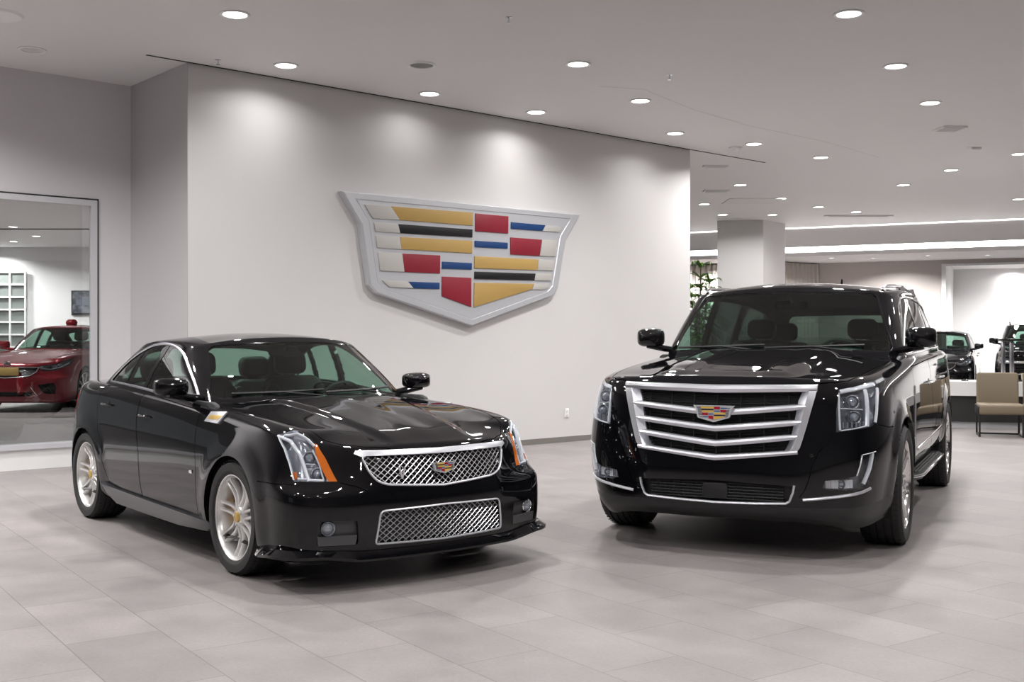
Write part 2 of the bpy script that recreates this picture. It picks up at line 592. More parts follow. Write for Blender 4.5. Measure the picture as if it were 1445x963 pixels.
def body_surf(sp):
    O = sp['outline']; n = len(O)
    A = np.array(O, float)
    ext = np.vstack([A[1] * [1, -1], A, A[-2] * [1, -1]])
    tg = ext[2:] - ext[:-2]
    nn = np.stack([tg[:, 1], -tg[:, 0]], 1); nn /= np.linalg.norm(nn, axis=1)[:, None]
    nn[0] = (-1, 0); nn[-1] = (1, 0)
    if nn[n // 2][1] > 0: nn[1:-1] *= -1
    keys = sorted(sp['secs']); R = len(sp['secs'][keys[0]])
    rows = []
    for j in range(R):
        ins = np.interp(range(n), keys, [sp['secs'][k][j][0] for k in keys])
        zz = np.interp(range(n), keys, [sp['secs'][k][j][1] for k in keys])
        pts = A + nn * ins[:, None]
        pts[0, 1] = pts[-1, 1] = 0
        rows.append(np.column_stack([pts, zz]))
    sh = rows[-1]; xc = sp['xc']
    # shoulder curve as functions of x, for the top surface
    o_ = np.argsort(sh[:, 0]); sx, sy, sz = sh[o_, 0], sh[o_, 1], sh[o_, 2]
    def ztop(x, y):
        ye = max(float(np.interp(x, sx, sy)), 1e-3); ze = float(np.interp(x, sx, sz))
        r_ = min(abs(y) / ye, 1.0)
        zc = lerp_table(sp['zc'], x)
        return zc + (ze - zc) * r_ ** sp.get('topexp', 2.4)
    for t in sp.get('tops', (.16, .34, .54, .76, 1.0)):
        r = []
        for i in range(n):
            x = sh[i][0] + (xc[i] - sh[i][0]) * t
            y = sh[i][1] * (1 - t)
            r.append((x, y, ztop(x, y)))
        rows.append(np.array(r))
    return Surf(np.array(rows), sp.get('relax', 2), sp.get('disp')).prep()

def green_surf(sp):
    B = np.array(sp['base'], float); T = np.array(sp['top'], float)
    rows = []
    bulge = sp.get('bulge', .018)
    cen = np.array([sp.get('gcx', -1.6), 0, 1.2])
    for t in sp.get('grows', (-.12, 0, .3, .62, .9, 1.0)):
        P = B + (T - B) * t
        d = np.array([(B[i] - cen) * [1, 1, 0] for i in range(len(B))]); d /= np.linalg.norm(d, axis=1)[:, None]
        k = bulge * 4 * t * (1 - t) if 0 < t < 1 else 0
        P = P + d * k
        rows.append(P)
    xc = sp['gxc']
    for t in sp.get('gtops', (.12, .4, .7, 1.0)):
        r = []
        for i in range(len(T)):
            zc = lerp_table(sp['gzc'], xc[i])
            g = math.sin(PI / 2 * t) ** sp.get('gcrown', .8)
            r.append((T[i][0] + (xc[i] - T[i][0]) * t, T[i][1] * (1 - t), T[i][2] + (zc - T[i][2]) * g))
        rows.append(np.array(r))
    return Surf(np.array(rows), sp.get('relax', 2), sp.get('gdisp')).prep()

def sstep(x, a, b):
    t = np.clip((x - a) / (b - a), 0, 1)
    return t * t * (3 - 2 * t)

def arch_flare(P, cx, cz, r0, amt, ymin):
    d = np.hypot(P[:, 0] - cx, P[:, 2] - cz)
    w = amt * sstep(d, r0 + .16, r0 + .01) * sstep(P[:, 1], ymin, ymin + .08)
    P[:, 1] += w
    return P

CTS_WB = -2.74
def cts_disp(P):
    P = P.copy()
    P = arch_flare(P, 0, .343, .37, .016, .78)
    P = arch_flare(P, CTS_WB, .343, .37, .018, .78)
    x, y = P[:, 0], P[:, 1]
    # raised hood dome whose edges converge to the grille, with a centre spine
    ed = .30 + (.62 - x) * .13
    on = sstep(x, .88, .60) * sstep(x, -.62, -.30) * sstep(P[:, 2], .74, .80)
    P[:, 2] += .020 * on * sstep(y, ed + .035, ed - .035)
    P[:, 2] += .005 * on * sstep(y, .14, .0)
    # body-side lower crease
    return P

CTS = dict(
    outline=[(.93, 0), (.92, .25), (.89, .47), (.845, .665), (.775, .825), (.58, .915), (.15, .915), (-.35, .918), (-.8, .92), (-1.3, .92),
             (-1.8, .92), (-2.3, .92), (-2.75, .92), (-3.08, .895), (-3.34, .82), (-3.49, .69), (-3.585, .45), (-3.615, .22), (-3.625, 0)],
    secs={0: [(.09, .155), (.03, .20), (.0, .33), (.0, .50), (.012, .585), (.028, .67), (.055, .765), (.085, .80)],
          2: [(.09, .155), (.03, .20), (.0, .33), (.0, .50), (.015, .585), (.032, .67), (.060, .765), (.09, .80)],
          3: [(.08, .155), (.03, .20), (.0, .33), (.0, .50), (.02, .57), (.075, .64), (.115, .78), (.16, .82)],
          4: [(.07, .155), (.02, .21), (.0, .33), (.0, .50), (.018, .57), (.085, .63), (.165, .79), (.23, .845)],
          5: [(.06, .16), (.02, .22), (.0, .35), (.0, .51), (.012, .58), (.045, .65), (.09, .83), (.15, .895)],
          6: [(.05, .20), (.01, .28), (0, .42), (0, .56), (.003, .64), (.012, .76), (.055, .885), (.115, .945)],
          8: [(.07, .20), (.03, .27), (.005, .42), (0, .57), (.002, .68), (.012, .81), (.045, .93), (.095, .995)],
          11: [(.07, .20), (.03, .27), (.005, .42), (0, .57), (.002, .68), (.010, .82), (.04, .97), (.09, 1.05)],
          13: [(.05, .22), (.01, .30), (0, .45), (0, .58), (.003, .68), (.015, .82), (.05, .97), (.11, 1.06)],
          15: [(.08, .22), (.02, .32), (0, .48), (.0, .60), (.01, .70), (.03, .83), (.05, .98), (.10, 1.06)],
          18: [(.10, .22), (.02, .32), (0, .48), (.0, .60), (.01, .70), (.03, .83), (.05, 1.0), (.10, 1.07)]},
    xc=[.70, .64, .54, .40, .22, .05, -.15, -.45, -.85, -1.3, -1.8, -2.3, -2.62, -2.85, -3.02, -3.16, -3.28, -3.38, -3.42],
    zc=[(-4, 1.06), (-3.5, 1.075), (-3, 1.09), (-2.5, 1.10), (-.5, 1.03), (-.15, .99), (.2, .935), (.5, .875), (.75, .832), (.845, .803), (.9, .775)],
    crown=1.0, disp=cts_disp,
    base=[(-.44, 0, 1.02), (-.46, .3, 1.015), (-.535, .55, 1.005), (-.66, .715, .995), (-.80, .785, .99), (-1.1, .82, 1.005), (-1.5, .83, 1.03), (-1.9, .83, 1.045),
          (-2.25, .82, 1.06), (-2.58, .79, 1.065), (-2.84, .70, 1.07), (-2.97, .5, 1.08), (-3.03, .25, 1.085), (-3.05, 0, 1.09)],
    top=[(-1.04, 0, 1.425), (-1.055, .25, 1.42), (-1.10, .46, 1.40), (-1.165, .585, 1.375), (-1.26, .635, 1.372), (-1.42, .655, 1.388), (-1.62, .66, 1.398), (-1.82, .66, 1.40),
         (-2.0, .655, 1.393), (-2.18, .64, 1.375), (-2.31, .57, 1.365), (-2.34, .4, 1.38), (-2.38, .2, 1.385), (-2.39, 0, 1.388)],
    gxc=[-1.12, -1.16, -1.22, -1.30, -1.38, -1.48, -1.62, -1.8, -1.94, -2.04, -2.12, -2.2, -2.26, -2.29],
    gzc=[(-2.4, 1.395), (-2.2, 1.42), (-1.9, 1.452), (-1.6, 1.465), (-1.3, 1.455), (-1.1, 1.435)], gcx=-1.7,
)

ESC_WB = -3.43
def esc_disp(P):
    P = P.copy()
    P = arch_flare(P, 0, .41, .45, .022, .90)
    P = arch_flare(P, ESC_WB, .41, .45, .022, .90)
    x, y = P[:, 0], P[:, 1]
    on = sstep(x, 1.0, .78) * sstep(x, -.75, -.45) * sstep(P[:, 2], 1.08, 1.14)
    ed = .44 + (.9 - x) * .04
    P[:, 2] += .018 * on * sstep(y, ed + .07, ed - .07)
    P[:, 2] += .008 * on * sstep(y, .20, .30) * sstep(y, ed + .07, ed - .07)
    return P

ESC = dict(
    outline=[(1.06, 0), (1.055, .3), (1.03, .58), (.97, .79), (.85, .94), (.58, 1.02), (.15, 1.045), (-.4, 1.055), (-.95, 1.06), (-1.5, 1.06),
             (-2.1, 1.06), (-2.7, 1.06), (-3.3, 1.055), (-3.8, 1.05), (-4.2, 1.03), (-4.50, .96), (-4.62, .80), (-4.68, .45), (-4.69, 0)],
    secs={0: [(.14, .24), (.05, .29), (.0, .38), (.0, .62), (.02, .85), (.035, 1.06), (.09, 1.155)],
          2: [(.14, .24), (.05, .29), (.0, .38), (.0, .62), (.02, .85), (.035, 1.06), (.09, 1.155)],
          4: [(.17, .20), (.09, .27), (.05, .38), (.005, .60), (.025, .84), (.065, 1.05), (.15, 1.15)],
          5: [(.09, .22), (.05, .30), (.025, .42), (.0, .64), (.01, .86), (.05, 1.07), (.12, 1.165)],
          6: [(.06, .30), (.02, .38), (.0, .50), (0, .68), (.01, .88), (.04, 1.10), (.12, 1.20)],
          8: [(.10, .40), (.04, .46), (.01, .56), (0, .75), (.005, .95), (.03, 1.17), (.08, 1.27)],
          13: [(.10, .40), (.04, .46), (.01, .56), (0, .75), (.005, .95), (.03, 1.20), (.08, 1.30)],
          15: [(.10, .36), (.04, .42), (.01, .54), (0, .75), (.01, .95), (.04, 1.18), (.09, 1.30)],
          18: [(.12, .36), (.04, .42), (.0, .54), (0, .75), (.01, .95), (.04, 1.18), (.09, 1.30)]},
    xc=[.86, .80, .72, .60, .46, .30, .05, -.4, -.9, -1.5, -2.1, -2.7, -3.2, -3.6, -3.9, -4.1, -4.25, -4.4, -4.45],
    zc=[(-5, 1.3), (-.75, 1.34), (-.5, 1.33), (0, 1.285), (.4, 1.245), (.7, 1.20), (.9, 1.165)],
    crown=.8, disp=esc_disp,
    base=[(-.54, 0, 1.31), (-.555, .35, 1.305), (-.61, .65, 1.295), (-.70, .84, 1.285), (-.84, .93, 1.275), (-1.2, .965, 1.28), (-1.8, .975, 1.285), (-2.4, .975, 1.29),
          (-3.1, .965, 1.295), (-3.8, .945, 1.30), (-4.25, .90, 1.30), (-4.42, .78, 1.30), (-4.50, .4, 1.30), (-4.52, 0, 1.30)],
    top=[(-1.14, 0, 1.835), (-1.15, .3, 1.83), (-1.19, .58, 1.81), (-1.25, .735, 1.795), (-1.36, .79, 1.795), (-1.65, .81, 1.82), (-2.1, .815, 1.832), (-2.6, .815, 1.832),
         (-3.1, .805, 1.818), (-3.6, .785, 1.785), (-3.95, .735, 1.75), (-4.10, .62, 1.735), (-4.16, .3, 1.74), (-4.18, 0, 1.745)],
    gxc=[-1.25, -1.3, -1.37, -1.46, -1.58, -1.8, -2.15, -2.6, -3.05, -3.45, -3.75, -3.9, -3.98, -4.02],
    gzc=[(-4.1, 1.79), (-3.6, 1.85), (-2.9, 1.895), (-2.2, 1.91), (-1.6, 1.90), (-1.25, 1.865)], gcx=-2.4,
)

# ------------------------------------------------------------------ shared car parts
CREST = {
 'outer': [(-1.966, 0.687), (1.92, 0.697), (1.65, 0.33), (1.50, -0.326), (1.41, -0.43), (-0.015, -0.86), (-1.485, -0.482), (-1.58, -0.388), (-1.70, 0.32)],
 'inner': [(-1.771, 0.608), (1.73, 0.625), (1.53, 0.37), (1.385, -0.305), (1.30, -0.385), (-0.015, -0.778), (-1.385, -0.425), (-1.469, -0.352), (-1.588, 0.365)],
 'grey1': [(-1.657, 0.555), (-1.28, 0.562), (-1.147, 0.407), (-1.536, 0.397)], 'yellow1': [(-1.28, 0.562), (-0.012, 0.58), (-0.015, 0.417), (-1.147, 0.407)],
 'grey2': [(-1.523, 0.352), (-1.174, 0.357), (-1.142, 0.249), (-1.498, 0.246)], 'black1': [(-1.174, 0.357), (-0.018, 0.366), (-0.02, 0.266), (-1.142, 0.249)],
 'grey3': [(-1.498, 0.198), (-1.147, 0.202), (-1.125, 0.056), (-1.474, 0.055)], 'yellow2': [(-1.142, 0.203), (-0.021, 0.221), (-0.022, 0.064), (-1.125, 0.056)],
 'grey4': [(-1.464, 0.001), (-1.112, 0.002), (-1.08, -0.217), (-1.433, -0.216)], 'red1': [(-1.112, 0.004), (-0.534, 0.010), (-0.539, -0.214), (-1.08, -0.217)],
 'blue1': [(-0.502, -0.065), (-0.027, -0.062), (-0.03, -0.145), (-0.502, -0.151)], 'grey5': [(-1.404, -0.328), (-1.026, -0.332), (-0.944, -0.41), (-1.301, -0.407)],
 'blue2': [(-1.026, -0.332), (-0.545, -0.33), (-0.545, -0.407), (-0.944, -0.41)], 'red2': [(-0.505, -0.251), (-0.036, -0.25), (-0.037, -0.621), (-0.508, -0.495)],
 'red3': [(0.033, 0.575), (0.589, 0.577), (0.586, 0.353), (0.03, 0.348)], 'blue3': [(0.637, 0.506), (1.249, 0.507), (1.192, 0.425), (0.634, 0.42)],
 'grey6': [(1.255, 0.505), (1.56, 0.505), (1.52, 0.43), (1.202, 0.425)], 'blue4': [(0.024, 0.226), (0.577, 0.231), (0.577, 0.154), (0.024, 0.146)],
 'red4': [(0.624, 0.305), (1.185, 0.307), (1.142, 0.087), (0.627, 0.082)], 'grey7': [(1.192, 0.307), (1.475, 0.311), (1.43, 0.093), (1.149, 0.087)],
 'yellow3': [(0.018, 0.028), (1.119, 0.039), (1.103, -0.105), (0.015, -0.125)], 'grey8': [(1.126, 0.039), (1.415, 0.044), (1.388, -0.1), (1.109, -0.105)],
 'black2': [(0.018, -0.168), (1.07, -0.153), (1.05, -0.244), (0.015, -0.262)], 'grey9': [(1.073, -0.151), (1.377, -0.145), (1.356, -0.24), (1.053, -0.244)],
 'yellow4': [(0.015, -0.31), (1.043, -0.291), (1.001, -0.365), (0.006, -0.622)], 'grey10': [(1.047, -0.291), (1.339, -0.283), (1.305, -0.335), (1.21, -0.364), (1.01, -0.365)]}
CREST_MATS = ['crest_silver', 'crest_grey', 'crest_yellow', 'crest_black', 'crest_red', 'crest_blue']

def crest_mesh(mb, fr, k, depth, mats_off=0):
    """crest emblem in frame fr; k metres per unit, depth of the plate. materials: silver, grey, yellow, black, red, blue"""
    o, ax, ay, an = [Vector(q) for q in fr]
    ctr = Vector((-.02, -.05))
    def sc(poly, q): return [((a - ctr.x) * q * k, (b - ctr.y) * q * k) for a, b in poly]
    outer = sc(CREST['outer'], 1.0); inn = sc(CREST['inner'], 1.0)
    n = len(outer); lip = sc(CREST['outer'], .975)
    vs = []
    for poly, h in ((outer, 0), (outer, depth * .75), (lip, depth), (inn, depth), (inn, depth * .9)):
        vs += [o + ax * a + ay * b + an * h for a, b in poly]
    fs = []
    for L in range(4):
        for i in range(n):
            j = (i + 1) % n
            fs.append((L * n + i, L * n + j, (L + 1) * n + j, (L + 1) * n + i))
    fs = [f[::-1] for f in fs]
    fs.append(tuple(4 * n + i for i in range(n))[::-1])
    fs.append(tuple(range(n)))
    mb.add(vs, fs, mats_off, False)
    order = {'grey': 1, 'yellow': 2, 'black': 3, 'red': 4, 'blue': 5}
    for key, poly in CREST.items():
        kind = key.rstrip('0123456789')
        if kind in order:
            mb.prism(sc(poly, 1.0)[::-1], depth * .12, (o + an * depth * .9, ax, ay, an), mats_off + order[kind])
    return mb

def crest_part(name, fr, k, depth, parent, label=None):
    mb = MB(); crest_mesh(mb, fr, k, depth)
    o = mb.build(name, [M_BPLATE, M_SCHROME, M_BYEL, M_GLOSSP, M_BRED, M_BBLUE], parent, fix=False)
    if label: o['label'] = label
    return o

def surf_frame(S, mode, a, b, off=0.0, sg=1, upright=True):
    p = S.pt(mode, a, b, off); n = S.nt(mode, a, b)
    if sg < 0: p.y *= -1; n.y *= -1
    ax = Vector((0, 0, 1)).cross(n).normalized(); ay = n.cross(ax).normalized()
    return p, ax, ay, n

def wheel(root, x, y, z, R, W, rr, style, side, steer=0.0, calip=True, fast=False):
    """rim is the part, tyre/disc/caliper/cap hang under it. built facing +Y"""
    mb = MB()
    hw = W / 2
    # barrel with outer lip
    mb.lathe([(rr + .016, hw * .86), (rr + .013, hw * .90), (rr + .004, hw * .90), (rr - .006, hw * .82), (rr - .013, hw * .60), (rr - .02, hw * .1), (rr - .03, -hw * .5), (rr - .02, -hw * .85)], n=56)
    yf = hw * .62 if style == 'twin' else hw * .78
    if style == 'twin':
        ns = 7
        for k in range(ns):
            a0 = 2 * PI * k / ns + .2
            ca, sa = math.cos(a0), math.sin(a0)
            for s_ in (-1, 1):
                vs = []; fs = []
                for q in range(11):
                    t = q / 10
                    r = .048 + (rr - .010 - .048) * t
                    off = s_ * (.0205 + .003 * t + .012 * max(0, t - .75) ** 1.5)
                    wd = .0098 + .0022 * (1 - t) + .010 * max(0, t - .86)
                    y_ = yf + .004 - .020 * math.sin(PI * min(1, t * 1.1)) + .012 * t ** 2
                    for (w_, dy) in ((-wd, -.012), (-wd * .55, 0), (wd * .55, 0), (wd, -.012), (wd * .8, -.036), (-wd * .8, -.036)):
                        v_ = off + w_
                        vs.append((r * ca - v_ * sa, y_ + dy, r * sa + v_ * ca))
                for i in range(10):
                    for j in range(6):
                        j2 = (j + 1) % 6
                        fs.append((i * 6 + j, i * 6 + j2, (i + 1) * 6 + j2, (i + 1) * 6 + j))
                mb.add(vs, fs, 0, True)
        hubr = .066
    elif style == 'seven':
        ns = 7
        for k in range(ns):
            a0 = 2 * PI * k / ns + PI / 2
            for s_ in (-1, 1):
                secs = []
                for q in range(9):
                    t = q / 8
                    r = .055 + (rr - .008 - .055) * t
                    hwid = .030 + .012 * t + .012 * (1 - t) ** 3
                    y_ = yf - .03 * (1 - t) ** 2 - .004 * math.sin(PI * t) + .006
                    inner = .004 + .012 * t
                    secs.append((r, hwid, y_, inner))
                vs = []; fs = []
                c, s2 = math.cos(a0), math.sin(a0)
                for r, hwid, y_, inn in secs:
                    for (w_, dy) in ((s_ * inn, -.012), (s_ * (inn + .006), 0), (s_ * (hwid - .006), .002), (s_ * hwid, -.014), (s_ * hwid * .9, -.045), (s_ * inn, -.045)):
                        vs.append((r * c - w_ * s2, y_ + dy, r * s2 + w_ * c))
                m = 6
                for i in range(8):
                    for j in range(m):
                        j2 = (j + 1) % m
                        f = (i * m + j, i * m + j2, (i + 1) * m + j2, (i + 1) * m + j)
                        fs.append(f if s_ > 0 else f[::-1])
                mb.add(vs, fs, 0, True)
        hubr = .085
    else:
        ns = 10
        for k in range(ns):
            a = 2 * PI * k / ns
            mb.tube([(r_ * math.cos(a), yf - .01, r_ * math.sin(a)) for r_ in (.05, rr * .5, rr - .012)], [.02, .016, .016], 0, n=6, flat=1.3)
        hubr = .075
    mb.lathe([(0.0001, yf - .05), (hubr, yf - .05), (hubr, yf - .008), (hubr - .008, yf + .002), (hubr * .55, yf + .006), (.0001, yf + .006)], n=28)
    for k in range(5 if style != 'seven' else 6):
        a = 2 * PI * k / 5 if style != 'seven' else 2 * PI * k / 6
        rb = hubr * .74
        mb.lathe([(.009, yf - .002), (.009, yf + .010), (.005, yf + .013), (.0001, yf + .013)], n=8, c=(rb * math.cos(a), 0, rb * math.sin(a)))
    w = mb.build('wheel', M_ALLOY if style != 'seven' else MATS.get('polished_rim', M_ALLOY), root, angle=45, fix=True)
    w.location = (x, y, z); w.rotation_euler = (0, 0, steer + (0 if side > 0 else PI))
    t = MB()
    m_ = (R + rr) / 2
    prof = [(rr - .004, -hw * .82), (rr + .012, -hw * .93), (m_ - .01, -hw), (m_ + .03, -hw * .99), (R - .016, -hw * .88), (R - .004, -hw * .78)]
    g = [-.52, -.18, .18, .52]
    for q in g:
        prof += [(R, (q - .055) * hw), (R - .008, (q - .045) * hw), (R - .008, (q + .045) * hw), (R, (q + .055) * hw)]
    prof += [(R - .004, hw * .78), (R - .016, hw * .88), (m_ + .03, hw * .99), (m_ - .01, hw), (rr + .024, hw * .97), (rr + .019, hw * .93), (rr + .012, hw * .91), (rr - .004, hw * .84)]
    t.lathe(prof, n=72)
    # sipes on the shoulders
    for k in range(0 if fast else 60):
        a = 2 * PI * k / 60
        for s_ in (1, -1):
            M = Matrix.Rotation(-a, 3, 'Y')
            c = Vector((R * math.cos(a), s_ * hw * .76, R * math.sin(a)))
            t.box((c.x * .9985, c.y, c.z * .9985), (.004, hw * .2, .012), 0, M=M)
    t.build('tyre', M_RUBBER, w, angle=50, fix=True)
    if calip:
        d = MB()
        d.lathe([(.06, yf - .11), (rr * .87, yf - .11), (rr * .87, yf - .085), (.06, yf - .085)], n=40)
        d.build('brake_disc', M_DISC, w, fix=True)
        c = MB()
        ca = (0.0 if side > 0 else PI) + (PI if True else 0)
        ca = PI if side > 0 else 0.0
        c.lathe([(rr * .56, yf - .125), (rr * .93, yf - .125), (rr * .93, yf - .065), (rr * .80, yf - .055), (rr * .56, yf - .055)], n=10, close=True, arc=(ca - .30, ca + .34))
        c.build('brake_caliper', M_CALI if style == 'twin' else M_DISC, w, fix=True)
    else:
        d = MB(); d.lathe([(.0001, yf - .09), (rr * .9, yf - .09)], n=30); d.build('brake_disc', M_DARK, w, fix=True)
    cp = MB()
    cp.lathe([(.033, yf + .004), (.033, yf + .012), (.028, yf + .016), (.0001, yf + .017)], n=20)
    o = cp.build('centre_cap', M_GOLD if style == 'twin' else M_SCHROME, w, fix=True)
    return w

def well(root, x, z, r, y0, y1, name='wheel_arch_liner'):
    for s_ in (1, -1):
        m = MB()
        m.lathe([(r, y1 * s_), (r, y0 * s_), (.0001, y0 * s_)], n=32, c=(x, 0, z), arc=(-.35, PI + .35))
        m.build(name, M_DARK, root)

def seat(root, x, y, z, w=.5, back_h=.62, lean=.22, head=True, name='seat', depth=.5):
    m = MB()
    m.rbox((x + depth / 2 - .02, y, z), (depth, w, .16), .06)
    R = Matrix.Rotation(-lean, 3, 'Y')
    bc = Vector((x, y, z)) + R @ Vector((0, 0, back_h / 2 + .02))
    m.rbox(tuple(bc), (.13, w, back_h), .09, M=R, axis='X')
    for s_ in (-1, 1):
        b2 = bc + R @ Vector((.05, 0, -.02)) + Vector((0, s_ * w * .40, 0))
        m.rbox(tuple(b2), (.10, w * .2, back_h * .82), .05, M=R, axis='X')
    o = m.build(name, M_SEAT, root, angle=60)
    if head:
        h = MB()
        hc = Vector((x, y, z)) + R @ Vector((0, 0, back_h + .125))
        h.rbox(tuple(hc), (.10, .26, .18), .06, M=R, axis='X')
        for s_ in (-1, 1):
            p0 = Vector((x, y + s_ * .06, z)) + R @ Vector((0, 0, back_h - .02))
            h.tube([p0, p0 + R @ Vector((0, 0, .1))], .007)
        h.build('headrest', M_SEAT, o, angle=60)
    return o

def steering(root, x, y, z, r=.185):
    m = MB()
    R = Matrix.Rotation(math.radians(-64), 4, 'Y')
    T = Matrix.Translation((x, y, z))
    ring = [T @ R @ Vector((r * math.cos(a), r * math.sin(a), 0)) for a in [2 * PI * k / 28 for k in range(28)]]
    m.tube(ring, .016, closed=True)
    for a in (PI, PI / 2, -PI / 2):
        m.tube([T @ Vector((0, 0, 0)), T @ R @ Vector((r * math.cos(a), r * math.sin(a), 0))], .018, flat=.5)
    m.tube([T @ R @ Vector((0, 0, .03)), T @ R @ Vector((0, 0, -.25))], [.06, .04])
    return m.build('steering_wheel', M_TRIM, root)

def ellip(mb, c, d, M=None, mi=0, n=14, p=2.6):
    """superellipsoid"""
    vs = []; fs = []
    def f(t): return math.copysign(abs(t) ** (2 / p), t)
    for i in range(n + 1):
        a = -PI / 2 + PI * i / n
        for k in range(2 * n):
            b = 2 * PI * k / (2 * n)
            q = Vector((d[0] / 2 * f(math.cos(a)) * f(math.cos(b)), d[1] / 2 * f(math.cos(a)) * f(math.sin(b)), d[2] / 2 * f(math.sin(a))))
            if M is not None: q = M @ q
            vs.append(q + Vector(c))
    for i in range(n):
        for k in range(2 * n):
            k2 = (k + 1) % (2 * n)
            fs.append((i * 2 * n + k, i * 2 * n + k2, (i + 1) * 2 * n + k2, (i + 1) * 2 * n + k))
    mb.add(vs, fs, mi, True)
    return mb

def mirror(root, c, d, base, side, paint, glassy=True, yaw=.16, chrome_line=False):
    """door mirror: shell, arm, glass"""
    s_ = side
    m = MB()
    M = Matrix.Rotation(s_ * yaw, 3, 'Z')
    n = 14
    # housing: teardrop, flat towards the rear
    vs = []; fs = []
    rings = [(-.5, .86), (-.3, .97), (0, 1.0), (.25, .90), (.42, .62), (.5, .12)]
    for fx, sc in rings:
        for k in range(24):
            a = 2 * PI * k / 24
            def f(t): return math.copysign(abs(t) ** .5, t)
            yy = f(math.cos(a)) * d[1] / 2 * sc; zz = f(math.sin(a)) * d[2] / 2 * sc
            q = M @ Vector((fx * d[0], yy, zz - (.0 if zz > 0 else 0)))
            vs.append((q.x + c[0], q.y + c[1] * s_, q.z + c[2]))
    for i in range(len(rings) - 1):
        for k in range(24):
            k2 = (k + 1) % 24
            fs.append((i * 24 + k, i * 24 + k2, (i + 1) * 24 + k2, (i + 1) * 24 + k))
    fs.append(tuple(range(24))[::-1]); fs.append(tuple(5 * 24 + k for k in range(24)))
    m.add(vs, fs, 0, True)
    a0 = Vector((c[0] + .01, (c[1] + d[1] * .1) * s_, c[2] - d[2] * .44)); b0 = Vector((base[0], (base[1] - .06) * s_, base[2]))
    m.tube([a0, a0.lerp(b0, .35), a0.lerp(b0, .7) + Vector((0, 0, -.002)), b0], [.028, .032, .034, .03], 0, n=12, flat=.8)
    o = m.build('door_mirror', paint, root, angle=50, fix=True)
    g = MB()
    q = M @ Vector((-d[0] * .505, 0, 0))
    g.rbox((c[0] + q.x, c[1] * s_ + q.y, c[2] + q.z), (.006, d[1] * .82, d[2] * .78), .04, M=M, axis='X')
    g.build('mirror_glass', M_CHROME, o)
    if chrome_line:
        pass
    return o

def handle(S, parent, x, z, side, L=.17, mats=None, mode='side'):
    p, ax, ay, n = surf_frame(S, mode, x, z, 0, 1)
    m = MB()
    M = Matrix((ax, ay, n)).transposed()
    pts = [Vector((-L / 2, 0, -.004)), Vector((-L / 2 + .02, 0, .022)), Vector((0, 0, .032)), Vector((L / 2 - .02, 0, .024)), Vector((L / 2, 0, -.004))]
    pts = [Vector(q) for q in cr(pts, 4)]
    w = [p + M @ q for q in pts]
    if side < 0: w = [Vector((q.x, -q.y, q.z)) for q in w]
    m.tube(w, .013, n=8, flat=.8)
    # recess cup
    c = p + n * -.002
    if side < 0: c = Vector((c.x, -c.y, c.z)); n = Vector((n.x, -n.y, n.z)); ax = Vector((ax.x, -ax.y, ax.z)); ay = Vector((ay.x, -ay.y, ay.z))
    ring = [(math.cos(a) * .045, math.sin(a) * .03) for a in [2 * PI * k / 20 for k in range(20)]]
    m.prism(ring, .005, (c, ax, ay, n), 1, True)
    return m.build('door_handle', mats, parent, angle=50, fix=True)

def wires(S, mode, poly, step, r, mats, name, parent, slope=1.0, off=0.0, both=True, n=4, clip=None):
    """diamond wire mesh lying on a surface inside a (y,z) polygon given for the whole width"""
    mb = MB()
    ya = [p[0] for p in poly]; za = [p[1] for p in poly]
    y0, y1, z0, z1 = min(ya), max(ya), min(za), max(za)
    cache = {}
    def P(y, z):
        q = S.pt(mode, abs(y), z, off)
        return Vector((q.x, q.y if y >= 0 else -q.y, q.z))
    def segs(a, b):
        N = max(2, int(math.hypot(b[0] - a[0], b[1] - a[1]) / .006))
        pts = [(a[0] + (b[0] - a[0]) * i / N, a[1] + (b[1] - a[1]) * i / N) for i in range(N + 1)]
        ins = inpoly(np.array([p[0] for p in pts]), np.array([p[1] for p in pts]), poly)
        out = []; cur = []
        for p, k in zip(pts, ins):
            if k: cur.append(p)
            elif cur: out.append(cur); cur = []
        if cur: out.append(cur)
        return out
    H = z1 - z0
    k = y0 - H / slope
    while k < y1 + H / slope:
        for sgn in (1, -1):
            a = (k, z0 if sgn > 0 else z1); b = (k + H / slope, z1 if sgn > 0 else z0)
            for sg in segs(a, b):
                if len(sg) < 3: continue
                q = sg[::4] + ([sg[-1]] if (len(sg) - 1) % 4 else [])
                if len(q) > 1: mb.tube([P(*p) for p in q], r, 0, n=n, caps=False)
        k += step
    return mb.build(name, mats, parent, angle=80)

def plate_on(S, mode, poly, th, off, mats, name, parent, sides=(1, -1), step=.03):
    """thin raised plate following the surface inside a polygon"""
    obs = []
    for sg in sides:
        P = [S.hit(mode, a, b) for a, b in dens(poly, step)]
        pts = np.array([S.ev([u], [v])[0] + S.nrm([u], [v])[0] * S.sgn * (off + th) for u, v in P])
        low = np.array([S.ev([u], [v])[0] + S.nrm([u], [v])[0] * S.sgn * (off - .004) for u, v in P])
        n = len(pts); m = MB(); mm = np.array([1, sg, 1.0])
        cc = pts.mean(0)
        vs = [tuple(q * mm) for q in pts] + [tuple(q * mm) for q in low] + [tuple(cc * mm)]
        fs = [(i, (i + 1) % n, 2 * n) for i in range(n)] + [(i, i + n, (i + 1) % n + n, (i + 1) % n) for i in range(n)]
        m.add(vs, fs, 0, True)
        obs.append(m.build(name, mats, parent, angle=40, fix=True))
    return obs

def underbody(root, x0, x1, w, z0, z1):
    m = MB()
    m.rbox(((x0 + x1) / 2, 0, (z0 + z1) / 2), (x1 - x0, w * 2, z1 - z0), .08)
    return m.build('underbody', M_DARK, root)

def lamp_insert(S, data, depth, root, name, side, mats):
    """dished reflector behind a lens opening"""
    o = shell(name, data, mats, root, side=side, thick=.004, off=-depth, rim=True, outer=True)
    return o

